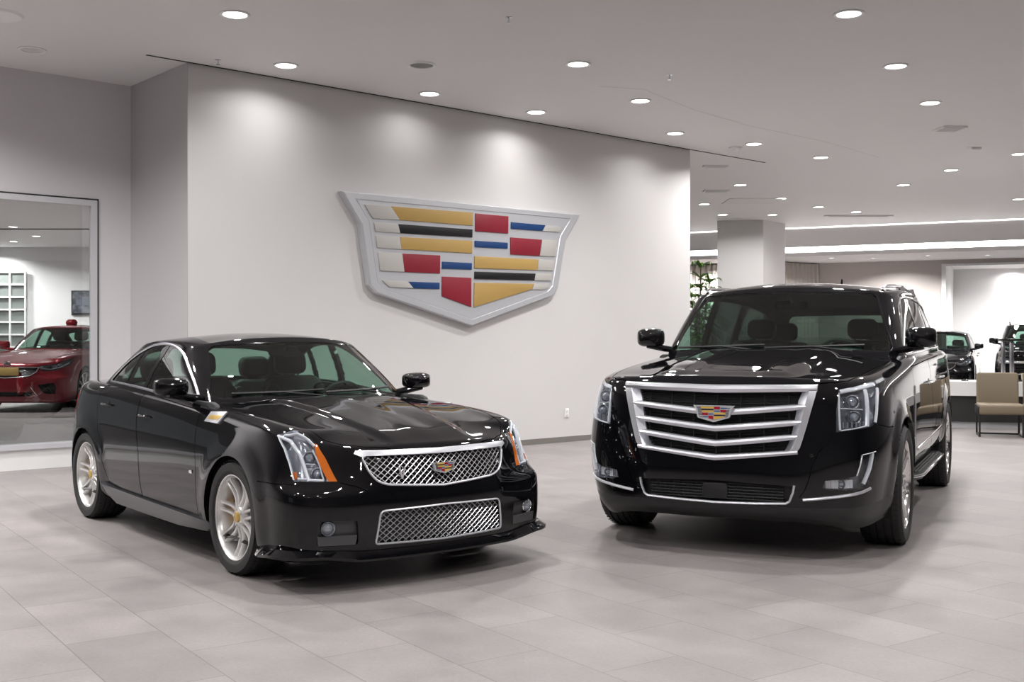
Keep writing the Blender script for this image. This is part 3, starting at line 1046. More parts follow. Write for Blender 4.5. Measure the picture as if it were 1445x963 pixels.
def wall_of(name, S, data, mats, parent, side, depth):
    """side wall of an opening (from the surface inwards)"""
    return shell(name, data, mats, parent, side=side, thick=depth, outer=False, inner=True)

def projector(mb, p, n, r, depth=.05, mi_ring=0, mi_glass=1, mi_in=2):
    n = Vector(n).normalized(); p = Vector(p)
    a = Vector((0, 0, 1)).cross(n).normalized(); b = n.cross(a)
    def ring(rad, h): return [p + n * h + (a * math.cos(t) + b * math.sin(t)) * rad for t in [2 * PI * k / 24 for k in range(24)]]
    lv = [(r * 1.0, -depth), (r * 1.12, 0), (r * 1.0, .006), (r * .88, .0), (r * .82, -.012)]
    vs = []; fs = []
    for rad, h in lv: vs += ring(rad, h)
    for L in range(len(lv) - 1):
        for k in range(24):
            k2 = (k + 1) % 24
            fs.append((L * 24 + k, L * 24 + k2, (L + 1) * 24 + k2, (L + 1) * 24 + k))
    mb.add(vs, fs, mi_ring, True)
    lv = [(r * .82, -.012), (r * .70, .0), (r * .45, .012), (r * .2, .018), (.0005, .02)]
    vs = []; fs = []
    for rad, h in lv: vs += ring(rad, h)
    for L in range(len(lv) - 1):
        for k in range(24):
            k2 = (k + 1) % 24
            fs.append((L * 24 + k, L * 24 + k2, (L + 1) * 24 + k2, (L + 1) * 24 + k))
    mb.add(vs, fs, mi_glass, True)

def common_glass(root, B, regB, glass_side, names):
    pass

def band(S, root, name, line, w, h, m, mode='near', side=0, off=0.0, closed=False):
    return ribbon(S, mode, line, w, h, m, name, root, side=side, off=off, closed=closed)

def gapline(line, w=.006, mode='side', closed=False):
    """list of small regions cutting a panel gap along a projected line"""
    return [('gap', mode, strip(dens(line, .05, closed), w))]

def build_cts(root, paint=M_BLACK):
    sp = CTS
    A = body_surf(sp); B = green_surf(sp)
    arch = lambda cx, r, cz=.343: [(cx + r * math.cos(a), cz + r * math.sin(a)) for a in np.linspace(-.75, PI + .75, 40)] + [(cx - r * .75, .0), (cx + r * .75, .0)]
    # closed outlines (side view)
    fd = [(-.585, .955), (-1.64, 1.028), (-1.625, .86), (-1.545, .60), (-1.51, .255), (-.525, .255), (-.53, .60), (-.56, .80)]
    rd = [(-1.652, 1.030), (-2.50, 1.055), (-2.50, .90), (-2.42, .72), (-2.335, .62), (-2.31, .50), (-2.22, .36), (-2.16, .255), (-1.522, .255), (-1.557, .60), (-1.637, .86)]
    hood = [(.866, 0), (.858, .28), (.800, .46), (.72, .575), (.60, .665), (.35, .735), (0, .77), (-.35, .79), (-.62, .79), (-.60, .66), (-.50, .45), (-.47, .2), (-.46, 0)]
    grille = [(0, .745), (.485, .752), (.495, .735), (.468, .662), (.43, .612), (.375, .590), (.2, .576), (0, .563)]
    grille = rnd(grille, [0, .01, .01, .03, .03, .03, .03, 0], 3)
    topbar = [(0, .775), (.525, .782), (.535, .765), (.50, .747), (0, .742)]
    lower = rnd([(0, .452), (.42, .444), (.445, .258), (0, .248)], [0, .03, .02, 0], 3)
    head = [(.450, .82, .862), (.52, .765, .850), (.60, .715, .832), (.645, .685, .806), (.70, .66, .74), (.775, .628, .604), (.73, .72, .600), (.66, .83, .612), (.61, .832, .70), (.545, .828, .79), (.49, .828, .835)]
    amber = [(.632, .70, .812), (.645, .685, .806), (.70, .66, .74), (.775, .628, .604), (.752, .672, .603), (.70, .695, .70), (.66, .700, .76)]
    fog = rnd([(.555, .402), (.765, .408), (.775, .30), (.77, .268), (.545, .262)], .015, 3)
    cabin = [(-.52, 0), (-.54, .3), (-.60, .5), (-.74, .66), (-1.0, .745), (-1.5, .76), (-2.2, .74), (-2.55, .69), (-2.8, .6), (-2.88, .4), (-2.92, 0)]
    cowl = [(-.40, 0), (-.42, .3), (-.48, .52), (-.60, .70), (-.72, .76), (-.9, .7), (-.6, .3), (-.58, 0)]
    rocker = [(-.36, .262), (-2.28, .262), (-2.35, .10), (-.30, .10)]
    tail = [(.72, .98), (.80, .97), (.86, .93), (.87, .78), (.86, .66), (.76, .64), (.72, .78)]
    regs = [('hood', 'top', hood), ('cowl', 'top', cowl)]
    regs += [('gap', 'top', strip(dens(hood[1:9], .05, False), .006))]
    regs += [('front_door', 'side', fd), ('rear_door', 'side', rd)]
    regs += [('gap', 'side', strip(dens(fd + [fd[0]], .05, False), .006)), ('gap', 'side', strip(dens(rd + [rd[0]], .05, False), .006))]
    regs += [('gap', 'side', strip(dens([(-.30, .66), (-.10, .80), (.2, .77)], .05, False), .001))] * 0
    regs += [('gap', 'near', strip3([(.66, .84, .597), (.56, .89, .598), (.46, .91, .60), (.375, .92, .60)], .005)),
             ('gap', 'near', strip3([(.79, .62, .597), (.84, .56, .59), (.88, .50, .565)], .005))]
    regs += [('rocker', 'side', rocker), ('headlight', 'near', [Vector(p) for p in head]), ('amber', 'near', [Vector(p) for p in amber]),
             ('grille_bar', 'front', topbar), ('grille', 'front', grille), ('lower_grille', 'front', lower), ('fog', 'front', fog),
             ('tail', 'near', [Vector((-3.45, .74, .97)), Vector((-3.28, .84, .99)), Vector((-3.22, .87, .90)), Vector((-3.30, .87, .75)), Vector((-3.42, .82, .68)), Vector((-3.56, .70, .68)), Vector((-3.54, .68, .85))]),
             ('cabin', 'top', cabin),
             ('arch', 'side', arch(0, .372)), ('arch2', 'side', arch(CTS_WB, .372))]
    ra = cutsurf(A, regs, 190, 100)
    body = shell('body', ra['body'], [paint, M_DARK], root, thick=.025, inner=False)
    shell('hood', ra['hood'], [paint, M_DARK], root, thick=.02)
    shell('cowl', ra['cowl'], [M_PLAST], root, thick=.02, off=-.004)
    shell('rocker_sill', ra['rocker'], [M_DARK], root, thick=.02)
    # dark backing that shows inside the panel gaps
    shell('panel_gap_backing', ra['gap'], [M_DARK], root, thick=.001, off=-.012, rim=False)
    for sg in (1, -1):
        d = shell('front_door', ra['front_door'], [paint, M_DARK], root, side=sg, thick=.02)
        handle(A, d, -1.46, .872, sg, mats=[paint, M_GLOSSP])
        d2 = shell('rear_door', ra['rear_door'], [paint, M_DARK], root, side=sg, thick=.02)
        handle(A, d2, -2.27, .918, sg, mats=[paint, M_GLOSSP])
        tl = shell('tail_lamp', ra['tail'], [M_REDL], root, side=sg, thick=.02, off=.002)
    # greenhouse
    win = [(-.735, .972), (-1.10, 1.012), (-1.45, 1.042), (-1.80, 1.064), (-2.15, 1.078), (-2.47, 1.088), (-2.50, 1.10), (-2.44, 1.145), (-2.30, 1.235), (-2.12, 1.312), (-1.93, 1.362), (-1.75, 1.380), (-1.60, 1.380),
           (-1.44, 1.358), (-1.28, 1.305), (-1.08, 1.195), (-.93, 1.105), (-.80, 1.01)]
    win = cr(win, 3, True)
    ws = rnd([(0, 1.035), (.45, 1.028), (.70, 1.015), (.735, 1.04), (.60, 1.345), (.55, 1.378), (.3, 1.398), (0, 1.402)], [0, .1, .02, .02, .05, .06, .1, 0], 4)
    band_top = [(0, 1.365), (.3, 1.36), (.575, 1.335), (.66, 1.37), (.4, 1.45), (0, 1.45)]
    rw = rnd([(0, 1.10), (.45, 1.095), (.62, 1.09), (.55, 1.33), (.3, 1.365), (0, 1.37)], [0, .1, .04, .07, .1, 0], 4)
    bp = [(-1.665, 1.03), (-1.725, 1.03), (-1.645, 1.41), (-1.575, 1.41)]
    qp = [(-2.105, 1.05), (-2.14, 1.05), (-2.04, 1.36), (-2.01, 1.36)]
    regs = [('windshield', 'front', ws), ('rear_window', 'rear', rw), ('glass_side', 'side', win)]
    rearw = [p for p in [(-1.69, .95), (-2.12, .95), (-2.03, 1.45), (-1.61, 1.45)]]
    rb = cutsurf(B, regs, 150, 90)
    # split the side glass into panes by pillars
    P, N, T = rb['glass_side']
    cen = P[T].mean(1)
    def lx(p, q, z): return p[0] + (q[0] - p[0]) * (z - p[1]) / (q[1] - p[1])
    zc = cen[:, 2]
    b0 = -1.665 + (zc - 1.03) * (.09 / .38); b1 = -1.73 + (zc - 1.03) * (.085 / .38)
    q0 = -2.105 + (zc - 1.05) * (.095 / .31); q1 = -2.135 + (zc - 1.05) * (.095 / .31)
    x = cen[:, 0]
    grp = np.where(x > b0, 0, np.where(x > b1, 1, np.where(x > q0, 2, np.where(x > q1, 3, 4))))
    shell('roof_and_pillars', rb['body'], [paint, M_TRIM], root, thick=.03, inner=True)
    shell('windshield', rb['windshield'], [M_GLASS], root, thick=.005, off=-.004)
    shell('rear_window', rb['rear_window'], [M_GLASS], root, thick=.005, off=-.004)
    for sg in (1, -1):
        for k, nm in ((0, 'front_side_window'), (2, 'rear_side_window'), (4, 'quarter_window')):
            shell(nm, (P, N, T[grp == k]), [M_GLASS], root, side=sg, thick=.004, off=-.006, rim=False)
        for k_ in (1, 3): shell('door_pillar', (P, N, T[grp == k_]), [M_GLOSSP], root, side=sg, thick=.03, off=-.003, inner=True)
        ribbon(B, 'side', win, .020, .012, M_SCHROME, 'window_trim', root, side=sg, closed=True, off=.001)
    # black frit around the windshield
    mb = MB()
    ribbon(B, 'front', [p for p in ws if True], .03, .004, None, '', None, closed=False, off=-.002, mb=mb)
    mb.build('windshield_seal', M_GLOSSP, root, fix=True)
    # wheel wells and underside
    well(root, 0, .343, .395, .50, .885); well(root, CTS_WB, .343, .395, .50, .885)
    underbody(root, -3.45, .75, .62, .17, .34)
    for s_ in (-1, 1):
        m = MB(); m.rbox((-1.37, s_ * .74, .27), (1.95, .24, .12), .04); m.build('sill_beam', M_DARK, root)
    # side skirt: sharp-ended blade below the doors
    for sg in (-1, 1):
        m = MB()
        secs = []
        for x_, o_, zt, zb in ((-.30, .0, .262, .235), (-.36, .018, .275, .205), (-.8, .02, .282, .185), (-1.4, .02, .292, .185), (-2.0, .022, .305, .19), (-2.2, .03, .318, .25), (-2.30, .035, .33, .322)):
            yb = .885 + o_
            secs.append([(x_, yb - .06, zt + .012), (x_, yb + .012, zt), (x_, yb + .018, (zt + zb) / 2), (x_, yb + .012, zb + .01), (x_, yb - .10, zb)])
        vs = [(a, b * sg, c) for s in secs for (a, b, c) in s]
        fs = []
        for i in range(len(secs) - 1):
            for k in range(5):
                k2 = (k + 1) % 5
                fs.append((i * 5 + k, i * 5 + k2, (i + 1) * 5 + k2, (i + 1) * 5 + k))
        fs += [tuple(range(5)), tuple(range(30, 35))]
        m.add(vs, fs, 0, True)
        m.build('side_skirt', mat('dark_metallic_paint', (.022, .022, .026), .3, .2, .5), root, angle=30, fix=True)
    # front splitter following the bumper plan
    O = np.array(cr([(p[0], p[1]) for p in ([(-0, 0)] * 0 + [(.925, 0), (.915, .25), (.885, .47), (.845, .665), (.785, .83), (.68, .925), (.50, .945), (.36, .925)])], 5))
    m = MB()
    full = [(a, -b) for a, b in O[::-1]] + [(a, b) for a, b in O[1:]]
    nF = len(full); vs = []
    for i, (a, b) in enumerate(full):
        t = Vector((full[min(i + 1, nF - 1)][0] - full[max(i - 1, 0)][0], full[min(i + 1, nF - 1)][1] - full[max(i - 1, 0)][1])).normalized()
        nn = Vector((t.y, -t.x))
        up = .035 * sstep(np.array(abs(b)), .50, .78) * (1 if a > .6 else max(0, (a - .36) / .24))
        for d_, z_ in ((-.05, .235), (-.012, .222 + up * .7), (.006 + up * .8, .182 + up), (.004 + up * .8, .166 + up), (-.14, .15)):
            vs.append((a + nn.x * d_, b + nn.y * d_, z_))
    fs = []
    for i in range(nF - 1):
        for k in range(4): fs.append((i * 5 + k, i * 5 + k + 1, (i + 1) * 5 + k + 1, (i + 1) * 5 + k))
    m.add(vs, fs, 0, True); m.build('front_splitter', paint, root, angle=35, fix=True)
    # grille: recess, mesh, frame, bar
    shell('grille_recess', ra['grille'], [M_DARK], root, thick=.001, off=-.05, rim=False)
    wall_of('grille_surround_inner', A, ra['grille'], [M_SCHROME, M_GLOSSP], root, 0, .03)
    gw = grille + [(-a, b) for a, b in grille[::-1]]
    wires(A, 'front', gw, .042, .0026, M_WIRE, 'grille_mesh', root, slope=.82, off=-.014)
    shell('grille_bar', ra['grille_bar'], [M_SILV], root, thick=.02, off=.006)
    ribbon(A, 'front', grille[1:], .014, .016, M_SILV, 'grille_frame', root)
    shell('lower_grille_recess', ra['lower_grille'], [M_DARK], root, thick=.001, off=-.05, rim=False)
    wall_of('lower_grille_inner', A, ra['lower_grille'], [M_SCHROME, M_GLOSSP], root, 0, .03)
    lw = lower + [(-a, b) for a, b in lower[::-1]]
    wires(A, 'front', lw, .042, .0026, M_WIRE, 'lower_grille_mesh', root, slope=.82, off=-.014)
    ribbon(A, 'front', lower, .012, .014, M_SILV, 'lower_grille_frame', root)
    fr = surf_frame(A, 'front', 0.001, .662, .004)
    fr = (Vector((fr[0].x, 0, fr[0].z)), Vector((0, 1, 0)), Vector((-.12, 0, 1)).normalized(), Vector((1, 0, .12)).normalized())
    crest_part('crest_emblem', fr, .043, .02, root)
    # small V shaped badge on the mesh
    m = MB()
    p = A.pt('front', .28, .655, .002); p.y = -p.y
    yy = Vector((.25, .97, 0)).normalized(); zz = Vector((0, 0, 1)); n_ = yy.cross(zz)
    m.prism([(-.02, .03), (-.008, .03), (.006, -.02), (.016, .03), (.026, .03), (.010, -.038), (.0, -.038)], .01, (p, yy, zz, n_))
    m.build('v_badge', M_CHROME, root)
    # fog lamps
    for sg in (-1, 1):
        wall_of('fog_lamp_recess_wall', A, ra['fog'], [M_PLAST, M_PLAST], root, sg, .05)
        pk = shell('fog_lamp_bezel', ra['fog'], [M_SATIN], root, side=sg, thick=.001, off=-.032, rim=False)
        pts = plate_on(A, 'front', [(.555, .318), (.77, .322), (.765, .270), (.56, .264)], .004, -.006, M_SATIN, 'bezel_blade', pk, (sg,))
        p = A.pt('front', .715, .362, -.02); p.y *= sg
        m = MB(); projector(m, p, (1, .25 * sg, 0), .040, .05)
        m.build('fog_lamp', [M_CHROME, M_BULB], root, fix=True)
    # headlights
    for sg in (-1, 1):
        hl = shell('headlight', ra['headlight'], [M_LENS], root, side=sg, thick=.003, off=.002, rim=False)
        wall_of('lamp_housing', A, ra['headlight'], [M_SCHROME, M_SCHROME], hl, sg, .06)
        shell('lamp_back', ra['headlight'], [M_LBACK], hl, side=sg, thick=.001, off=-.055, rim=False)
        am = shell('turn_signal', ra['amber'], [M_AMBER], hl, side=sg, thick=.03, off=.001)
        m = MB()
        for (y, z, r) in ((.742, .752, .036), (.722, .668, .034)):
            p = A.pt('front', y, z, -.030); p.y *= sg
            projector(m, p, (1, .35 * sg, .05), r, .05)
        m.build('projector_lens', [M_CHROME, M_BULB], hl, fix=True)
        m = MB()
        def L3(pts, w, h, off=-.012): 
            ribbon(A, 'near', [Vector(q) for q in pts], w, h, None, '', None, side=sg, off=off, mb=m)
        L3([(.455, .82, .855), (.55, .782, .825), (.62, .775, .76), (.67, .775, .69), (.705, .765, .612)], .024, .03)
        L3([(.46, .822, .855), (.54, .826, .79), (.60, .828, .71), (.65, .826, .62)], .010, .02, -.006)
        L3([(.50, .785, .848), (.60, .725, .825), (.64, .70, .80)], .014, .02, -.006)
        L3([(.66, .72, .79), (.70, .70, .71), (.735, .690, .61)], .010, .025, -.012)
        L3([(.65, .80, .622), (.70, .74, .612), (.735, .69, .61)], .016, .02, -.012)
        L3([(.64, .77, .708), (.69, .72, .712)], .008, .02, -.02)
        m.build('lamp_light_pipe', M_PIPE, hl, fix=True)
        m = MB()
        ribbon(A, 'near', [Vector(q) for q in [(.635, .815, .665), (.652, .812, .625)]], .022, .02, None, '', None, side=sg, off=-.008, mb=m)
        m.build('side_marker', M_AMBER, hl, fix=True)
    # side badges on the fender and the door
    for sg in (-1, 1):
        p, ax, ay, n = surf_frame(A, 'side', -.33, .918, .004)
        vs = [(-.125, .05), (.09, .04), (.125, -.03), (-.065, -.034)]
        m = MB()
        if sg < 0: p = Vector((p.x, -p.y, p.z)); ax = Vector((ax.x, -ax.y, ax.z)); ay = Vector((ay.x, -ay.y, ay.z)); n = Vector((n.x, -n.y, n.z)); ax = -ax; vs = [(-a, b) for a, b in vs]
        s_ = 1 if sg > 0 else -1
        m.prism(vs, .012, (p - n * .004, ax, ay, n), 0)
        m.prism([(a * .82, b * .45 + .0) for a, b in vs], .014, (p - n * .004, ax, ay, n), 1)
        m.build('fender_vent_badge', [M_BPLATE, M_GOLD], root, bevel=.002, fix=True)
        p, ax, ay, n = surf_frame(A, 'side', -.60, .565, .0)
        if sg < 0: p = Vector((p.x, -p.y, p.z)); n = Vector((n.x, -n.y, n.z)); ax = Vector((ax.x, -ax.y, ax.z)); ay = Vector((ay.x, -ay.y, ay.z))
        m = MB(); m.box(tuple(p), (.045, .012, .022)); m.build('door_badge', M_CHROME, root, bevel=.002)
    # mirrors, wipers
    for sg in (-1, 1):
        mirror(root, (-.82, .962, 1.102), (.14, .225, .118), (-.80, .82, 1.02), sg, paint)
    m = MB()
    for y0, y1 in ((-.62, -.02), (-.02, .58)):
        pts = [B.pt('front', abs(a), z, .012) for a, z in ((y0, 1.045), ((y0 + y1) / 2, 1.052), (y1, 1.062))]
        pts = [Vector((q.x, math.copysign(q.y, a), q.z)) for q, a in zip(pts, (y0, (y0 + y1) / 2, y1))]
        m.tube(pts, .009, n=6)
        m.tube([pts[1], Vector((-.45, y1 * .9, 1.03))], .007, n=6)
    m.build('wiper', M_PLAST, root)
    # roof antenna fin, rear lip
    m = MB(); ellip(m, (-2.25, 0, 1.425), (.16, .05, .05)); m.build('antenna_fin', paint, root)
    # cabin
    m = MB()
    m.rbox((-1.6, 0, .42), (2.3, 1.45, .1), .1)
    m.build('cabin_floor', M_TRIM, root)
    m = MB()
    m.rbox((-.78, 0, .86), (.36, 1.38, .22), .1)
    m.rbox((-.62, 0, .975), (.34, 1.30, .05), .05)
    ellip(m, (-.80, .37, .985), (.22, .42, .11))
    m.build('dashboard', M_TRIM, root)
    steering(root, -.98, .37, .93)
    for y in (-.38, .38): seat(root, -1.62, y, .52, .50, .60)
    for y in (-.42, .42): seat(root, -2.38, y, .55, .46, .52, depth=.46)
    seat(root, -2.38, 0, .55, .36, .50, head=False, depth=.46)
    m = MB(); m.rbox((-2.72, 0, 1.03), (.42, 1.15, .03), .1); m.build('parcel_shelf', M_TRIM, root)
    m = MB(); m.rbox((-1.13, 0, 1.325), (.03, .24, .07), .03, axis='X'); m.tube([(-1.12, 0, 1.34), (-1.07, 0, 1.40)], .01); m.build('rear_view_mirror', M_TRIM, root)
    m = MB()
    for s_ in (-1, 1): m.rbox((-1.37, s_ * .80, .70), (1.9, .04, .62), .1, axis='Y')
    m.build('door_lining', M_TRIM, root)
    for x_, st in ((0, .0), (CTS_WB, 0)):
        for sg in (-1, 1):
            wheel(root, x_, sg * .785, .343, .343, .262, .248, 'twin', sg, 0)
    return A, B

M_POL = mat('polished_rim', (.80, .79, .78), .14, 1)
M_SILV = mat('grille_silver', (.74, .75, .80), .30, .75, .3)
M_VAL = mat('valance_plastic', (.018, .018, .019), .38)

def build_esc(root, paint=M_BLACK, detail=True):
    sp = ESC
    A = body_surf(sp); B = green_surf(sp)
    def arch(cx, r, cz=.41):
        out = []
        for a in np.linspace(-.7, PI + .7, 44):
            k = 1 + .035 * math.cos(4 * a) * -1
            out.append((cx + r * k * math.cos(a), cz + r * k * math.sin(a)))
        return out + [(cx - r * .75, .0), (cx + r * .75, .0)]
    fd = [(-.72, 1.21), (-1.95, 1.245), (-1.97, .95), (-1.95, .60), (-1.90, .47), (-.74, .47), (-.70, .62), (-.68, .95)]
    rd = [(-1.965, 1.245), (-2.98, 1.265), (-3.0, 1.1), (-2.95, .98), (-2.82, .80), (-2.80, .62), (-2.82, .47), (-1.915, .47), (-1.965, .60), (-1.985, .95)]
    hood = [(1.015, 0), (1.005, .3), (.965, .60), (.885, .74), (.80, .80), (.6, .835), (.3, .86), (0, .88), (-.40, .90), (-.66, .90), (-.60, .7), (-.55, .4), (-.54, 0)]
    cowl = [(-.50, 0), (-.51, .35), (-.56, .66), (-.66, .88), (-.78, .93), (-.95, .85), (-.75, .4), (-.68, 0)]
    grille = rnd([(0, 1.108), (.615, 1.122), (.60, .95), (.535, .715), (.50, .700), (0, .640)], [0, .015, .05, .03, .03, 0], 3)
    head = [(.925, .765, 1.103), (.84, .84, 1.118), (.72, .89, 1.132), (.55, .935, 1.152), (.32, .955, 1.172), (.34, .97, 1.145), (.48, .972, 1.10), (.62, .966, 1.06), (.69, .97, .97), (.735, .968, .885), (.80, .94, .862), (.90, .85, .846), (.968, .752, .833), (.965, .755, .97)]
    lower = rnd([(0, .505), (.505, .488), (.468, .385), (0, .362)], [0, .02, .03, 0], 3)
    fogv = [(.90, .895, .690), (.84, .935, .702), (.775, .972, .708), (.80, .962, .60), (.845, .94, .478), (.93, .865, .462), (1.0, .73, .468), (1.02, .68, .482), (1.01, .69, .53), (.97, .80, .540), (.925, .868, .558), (.91, .885, .62)]
    valance = [(0, .335), (.5, .338), (.80, .352), (1.03, .372), (1.2, .38), (1.2, .1), (0, .1)]
    valside = [(1.3, .352), (.84, .355), (.62, .385), (.40, .40), (.40, .05), (1.3, .05)]
    cabin = [(-.66, 0), (-.68, .35), (-.74, .62), (-.88, .80), (-1.1, .87), (-1.8, .89), (-3.1, .88), (-3.8, .86), (-4.2, .80), (-4.35, .5), (-4.38, 0)]
    tail = [Vector((-4.42, 1.0, 1.28)), Vector((-4.34, 1.02, 1.24)), Vector((-4.36, 1.03, 1.02)), Vector((-4.44, 1.0, .98)), Vector((-4.50, .96, 1.02)), Vector((-4.48, .95, 1.24))]
    regs = [('hood', 'top', hood), ('cowl', 'top', cowl), ('gap', 'top', strip(dens(hood[1:10], .05, False), .007)),
            ('front_door', 'side', fd), ('rear_door', 'side', rd),
            ('gap', 'side', strip(dens(fd + [fd[0]], .05, False), .007)), ('gap', 'side', strip(dens(rd + [rd[0]], .05, False), .007)),
            ('gap', 'near', strip3([(.968, .752, .825), (.955, .80, .80), (.93, .84, .60), (.96, .80, .50)] * 0 or [(.72, .985, .87), (.55, 1.02, .845), (.42, 1.04, .84)], .006)),
            ('gap', 'near', strip3y([(.985, .735, .825), (1.0, .70, .76), (1.02, .65, .70), (1.035, .615, .62), (1.045, .60, .54), (1.045, .575, .47), (1.045, .54, .42)], .006)),
            ('valance', 'front', valance), ('valance', 'side', valside),
            ('headlight', 'near', [Vector(p) for p in head]), ('grille', 'front', grille), ('lower_grille', 'front', lower), ('fog', 'near', [Vector(p) for p in fogv]),
            ('tail', 'near', tail), ('cabin', 'top', cabin), ('arch', 'side', arch(-.01, .478)), ('arch2', 'side', arch(ESC_WB, .478))]
    ra = cutsurf(A, regs, 190, 100)
    shell('body', ra['body'], [paint, M_DARK], root, thick=.03)
    shell('hood', ra['hood'], [paint, M_DARK], root, thick=.02)
    shell('cowl', ra['cowl'], [M_PLAST], root, thick=.02, off=-.004)
    shell('front_valance', ra['valance'], [M_VAL], root, thick=.02)
    shell('panel_gap_backing', ra['gap'], [M_DARK], root, thick=.001, off=-.014, rim=False)
    for sg in (1, -1):
        d = shell('front_door', ra['front_door'], [paint, M_DARK], root, side=sg, thick=.02)
        handle(A, d, -1.76, 1.06, sg, .20, [M_CHROME, M_GLOSSP])
        d2 = shell('rear_door', ra['rear_door'], [paint, M_DARK], root, side=sg, thick=.02)
        handle(A, d2, -2.78, 1.075, sg, .20, [M_CHROME, M_GLOSSP])
        if 'tail' in ra: shell('tail_lamp', ra['tail'], [M_REDL], root, side=sg, thick=.03, off=.014)
        # chrome strip low on the doors and the fender vent strip
        ribbon(A, 'side', [(-.80, .585), (-1.9, .60), (-2.80, .62)], .028, .022, M_CHROME, 'door_moulding', root, side=sg)
        ribbon(A, 'side', [(-.56, .70), (-.60, .80), (-.66, .98), (-.72, 1.06)], .030, .018, M_CHROME, 'fender_vent', root, side=sg)
    win = [(-.98, 1.300), (-1.5, 1.312), (-2.2, 1.322), (-3.0, 1.330), (-3.8, 1.335), (-4.10, 1.345), (-4.12, 1.42), (-3.98, 1.58), (-3.80, 1.690), (-3.5, 1.735), (-3.0, 1.765), (-2.4, 1.778), (-1.9, 1.775), (-1.58, 1.755), (-1.36, 1.68), (-1.15, 1.50), (-1.0, 1.36)]
    win = rnd(win, .04, 3)
    ws = rnd([(0, 1.335), (.5, 1.328), (.85, 1.312), (.89, 1.335), (.715, 1.772), (.68, 1.795), (.4, 1.812), (0, 1.818)], [0, .1, .02, .02, .03, .04, .1, 0], 4)
    rw = rnd([(0, 1.36), (.72, 1.36), (.60, 1.69), (0, 1.70)], [0, .06, .06, 0], 4)
    rb = cutsurf(B, [('windshield', 'front', ws), ('rear_window', 'rear', rw), ('glass_side', 'side', win)], 150, 90)
    P, N, T = rb['glass_side']; cen = P[T].mean(1); x = cen[:, 0]; zc = cen[:, 2]
    p0 = -1.93 - (zc - 1.33) * .06; p1 = -2.03 - (zc - 1.33) * .06
    q0 = -2.93 - (zc - 1.33) * .08; q1 = -3.06 - (zc - 1.33) * .10
    grp = np.where(x > p0, 0, np.where(x > p1, 1, np.where(x > q0, 2, np.where(x > q1, 3, 4))))
    shell('roof_and_pillars', rb['body'], [paint, M_TRIM], root, thick=.04, inner=True)
    shell('windshield', rb['windshield'], [M_GLASS], root, thick=.005, off=-.004)
    shell('rear_window', rb['rear_window'], [M_GLASSD], root, thick=.005, off=-.004)
    for sg in (1, -1):
        for k, nm, gm in ((0, 'front_side_window', M_GLASS), (2, 'rear_side_window', M_GLASSD), (4, 'quarter_window', M_GLASSD)):
            shell(nm, (P, N, T[grp == k]), [gm], root, side=sg, thick=.004, off=-.006, rim=False)
        for k in (1, 3):
            shell('door_pillar', (P, N, T[grp == k]), [M_GLOSSP], root, side=sg, thick=.04, off=-.003, inner=True)
        ribbon(B, 'side', win, .022, .014, M_CHROME, 'window_trim', root, side=sg, closed=True, off=.001)
    mb = MB(); ribbon(B, 'front', ws, .04, .004, None, '', None, off=-.003, mb=mb)
    mb.build('windshield_seal', M_GLOSSP, root, fix=True)
    # roof rails
    for sg in (1, -1):
        m = MB()
        pts = []
        for x_, z_, y_ in ((-1.36, 1.810, .725), (-1.42, 1.838, .735), (-1.55, 1.856, .745), (-2.1, 1.876, .755), (-2.7, 1.876, .755), (-3.2, 1.860, .745), (-3.6, 1.830, .73), (-3.85, 1.79, .71), (-3.92, 1.76, .70)):
            pts.append((x_, y_ * sg, z_))
        m.tube(cr(pts, 4), .020, n=10, flat=.8)
        for x_ in (-2.3, -3.1): m.tube([(x_, .752 * sg, 1.89), (x_, .755 * sg, 1.82)], [.03, .05], n=10)
        m.build('roof_rail', M_CHROME, root)
    well(root, -.01, .41, .50, .58, 1.01); well(root, ESC_WB, .41, .50, .58, 1.01)
    underbody(root, -4.4, .80, .72, .25, .48)
    for s_ in (-1, 1):
        m = MB(); m.rbox((-1.72, s_ * .86, .48), (2.35, .24, .16), .04); m.build('sill_beam', M_DARK, root)
        # running board with chrome edge
        m = MB()
        secs = []
        for x_, e in ((-.60, .01), (-.66, .05), (-.80, .085), (-1.7, .09), (-2.46, .085), (-2.60, .05), (-2.68, .01)):
            secs.append([(x_, .96, .405), (x_, 1.0 + e, .405), (x_, 1.012 + e, .390), (x_, 1.0 + e, .365), (x_, .96, .355)])
        vs = [(a, b * s_, c) for s in secs for (a, b, c) in s]; fs = []
        for i in range(len(secs) - 1):
            for k in range(5):
                k2 = (k + 1) % 5
                fs.append((i * 5 + k, i * 5 + k2, (i + 1) * 5 + k2, (i + 1) * 5 + k))
        fs += [tuple(range(5)), tuple(range(30, 35))]
        m.add(vs, fs, 0, True)
        for k in range(3):
            m.tube([(-.85, s_ * (1.0 + .026 * k), .407), (-2.4, s_ * (1.0 + .026 * k), .407)], .006, n=6)
        rb_ = m.build('running_board', M_VAL, root, angle=30, fix=True)
        m = MB(); m.tube([(s[2][0], s[2][1] * s_, s[2][2] + .004) for s in secs], .011, n=8); m.build('running_board_trim', M_CHROME, rb_)
    # ---- grille
    shell('grille_recess', ra['grille'], [M_DARK], root, thick=.001, off=-.10, rim=False)
    wall_of('grille_inner_wall', A, ra['grille'], [M_SILV, M_PLAST], root, 0, .09)
    zt = lambda y: 1.082 + .012 * abs(y) / .6       # underside of the top bar
    def Pg(y, z, off): 
        q = A.pt('front', abs(y), z, off); return Vector((q.x, q.y if y >= 0 else -q.y, q.z))
    # black fins behind the bars
    m = MB()
    k = 0
    z = .70
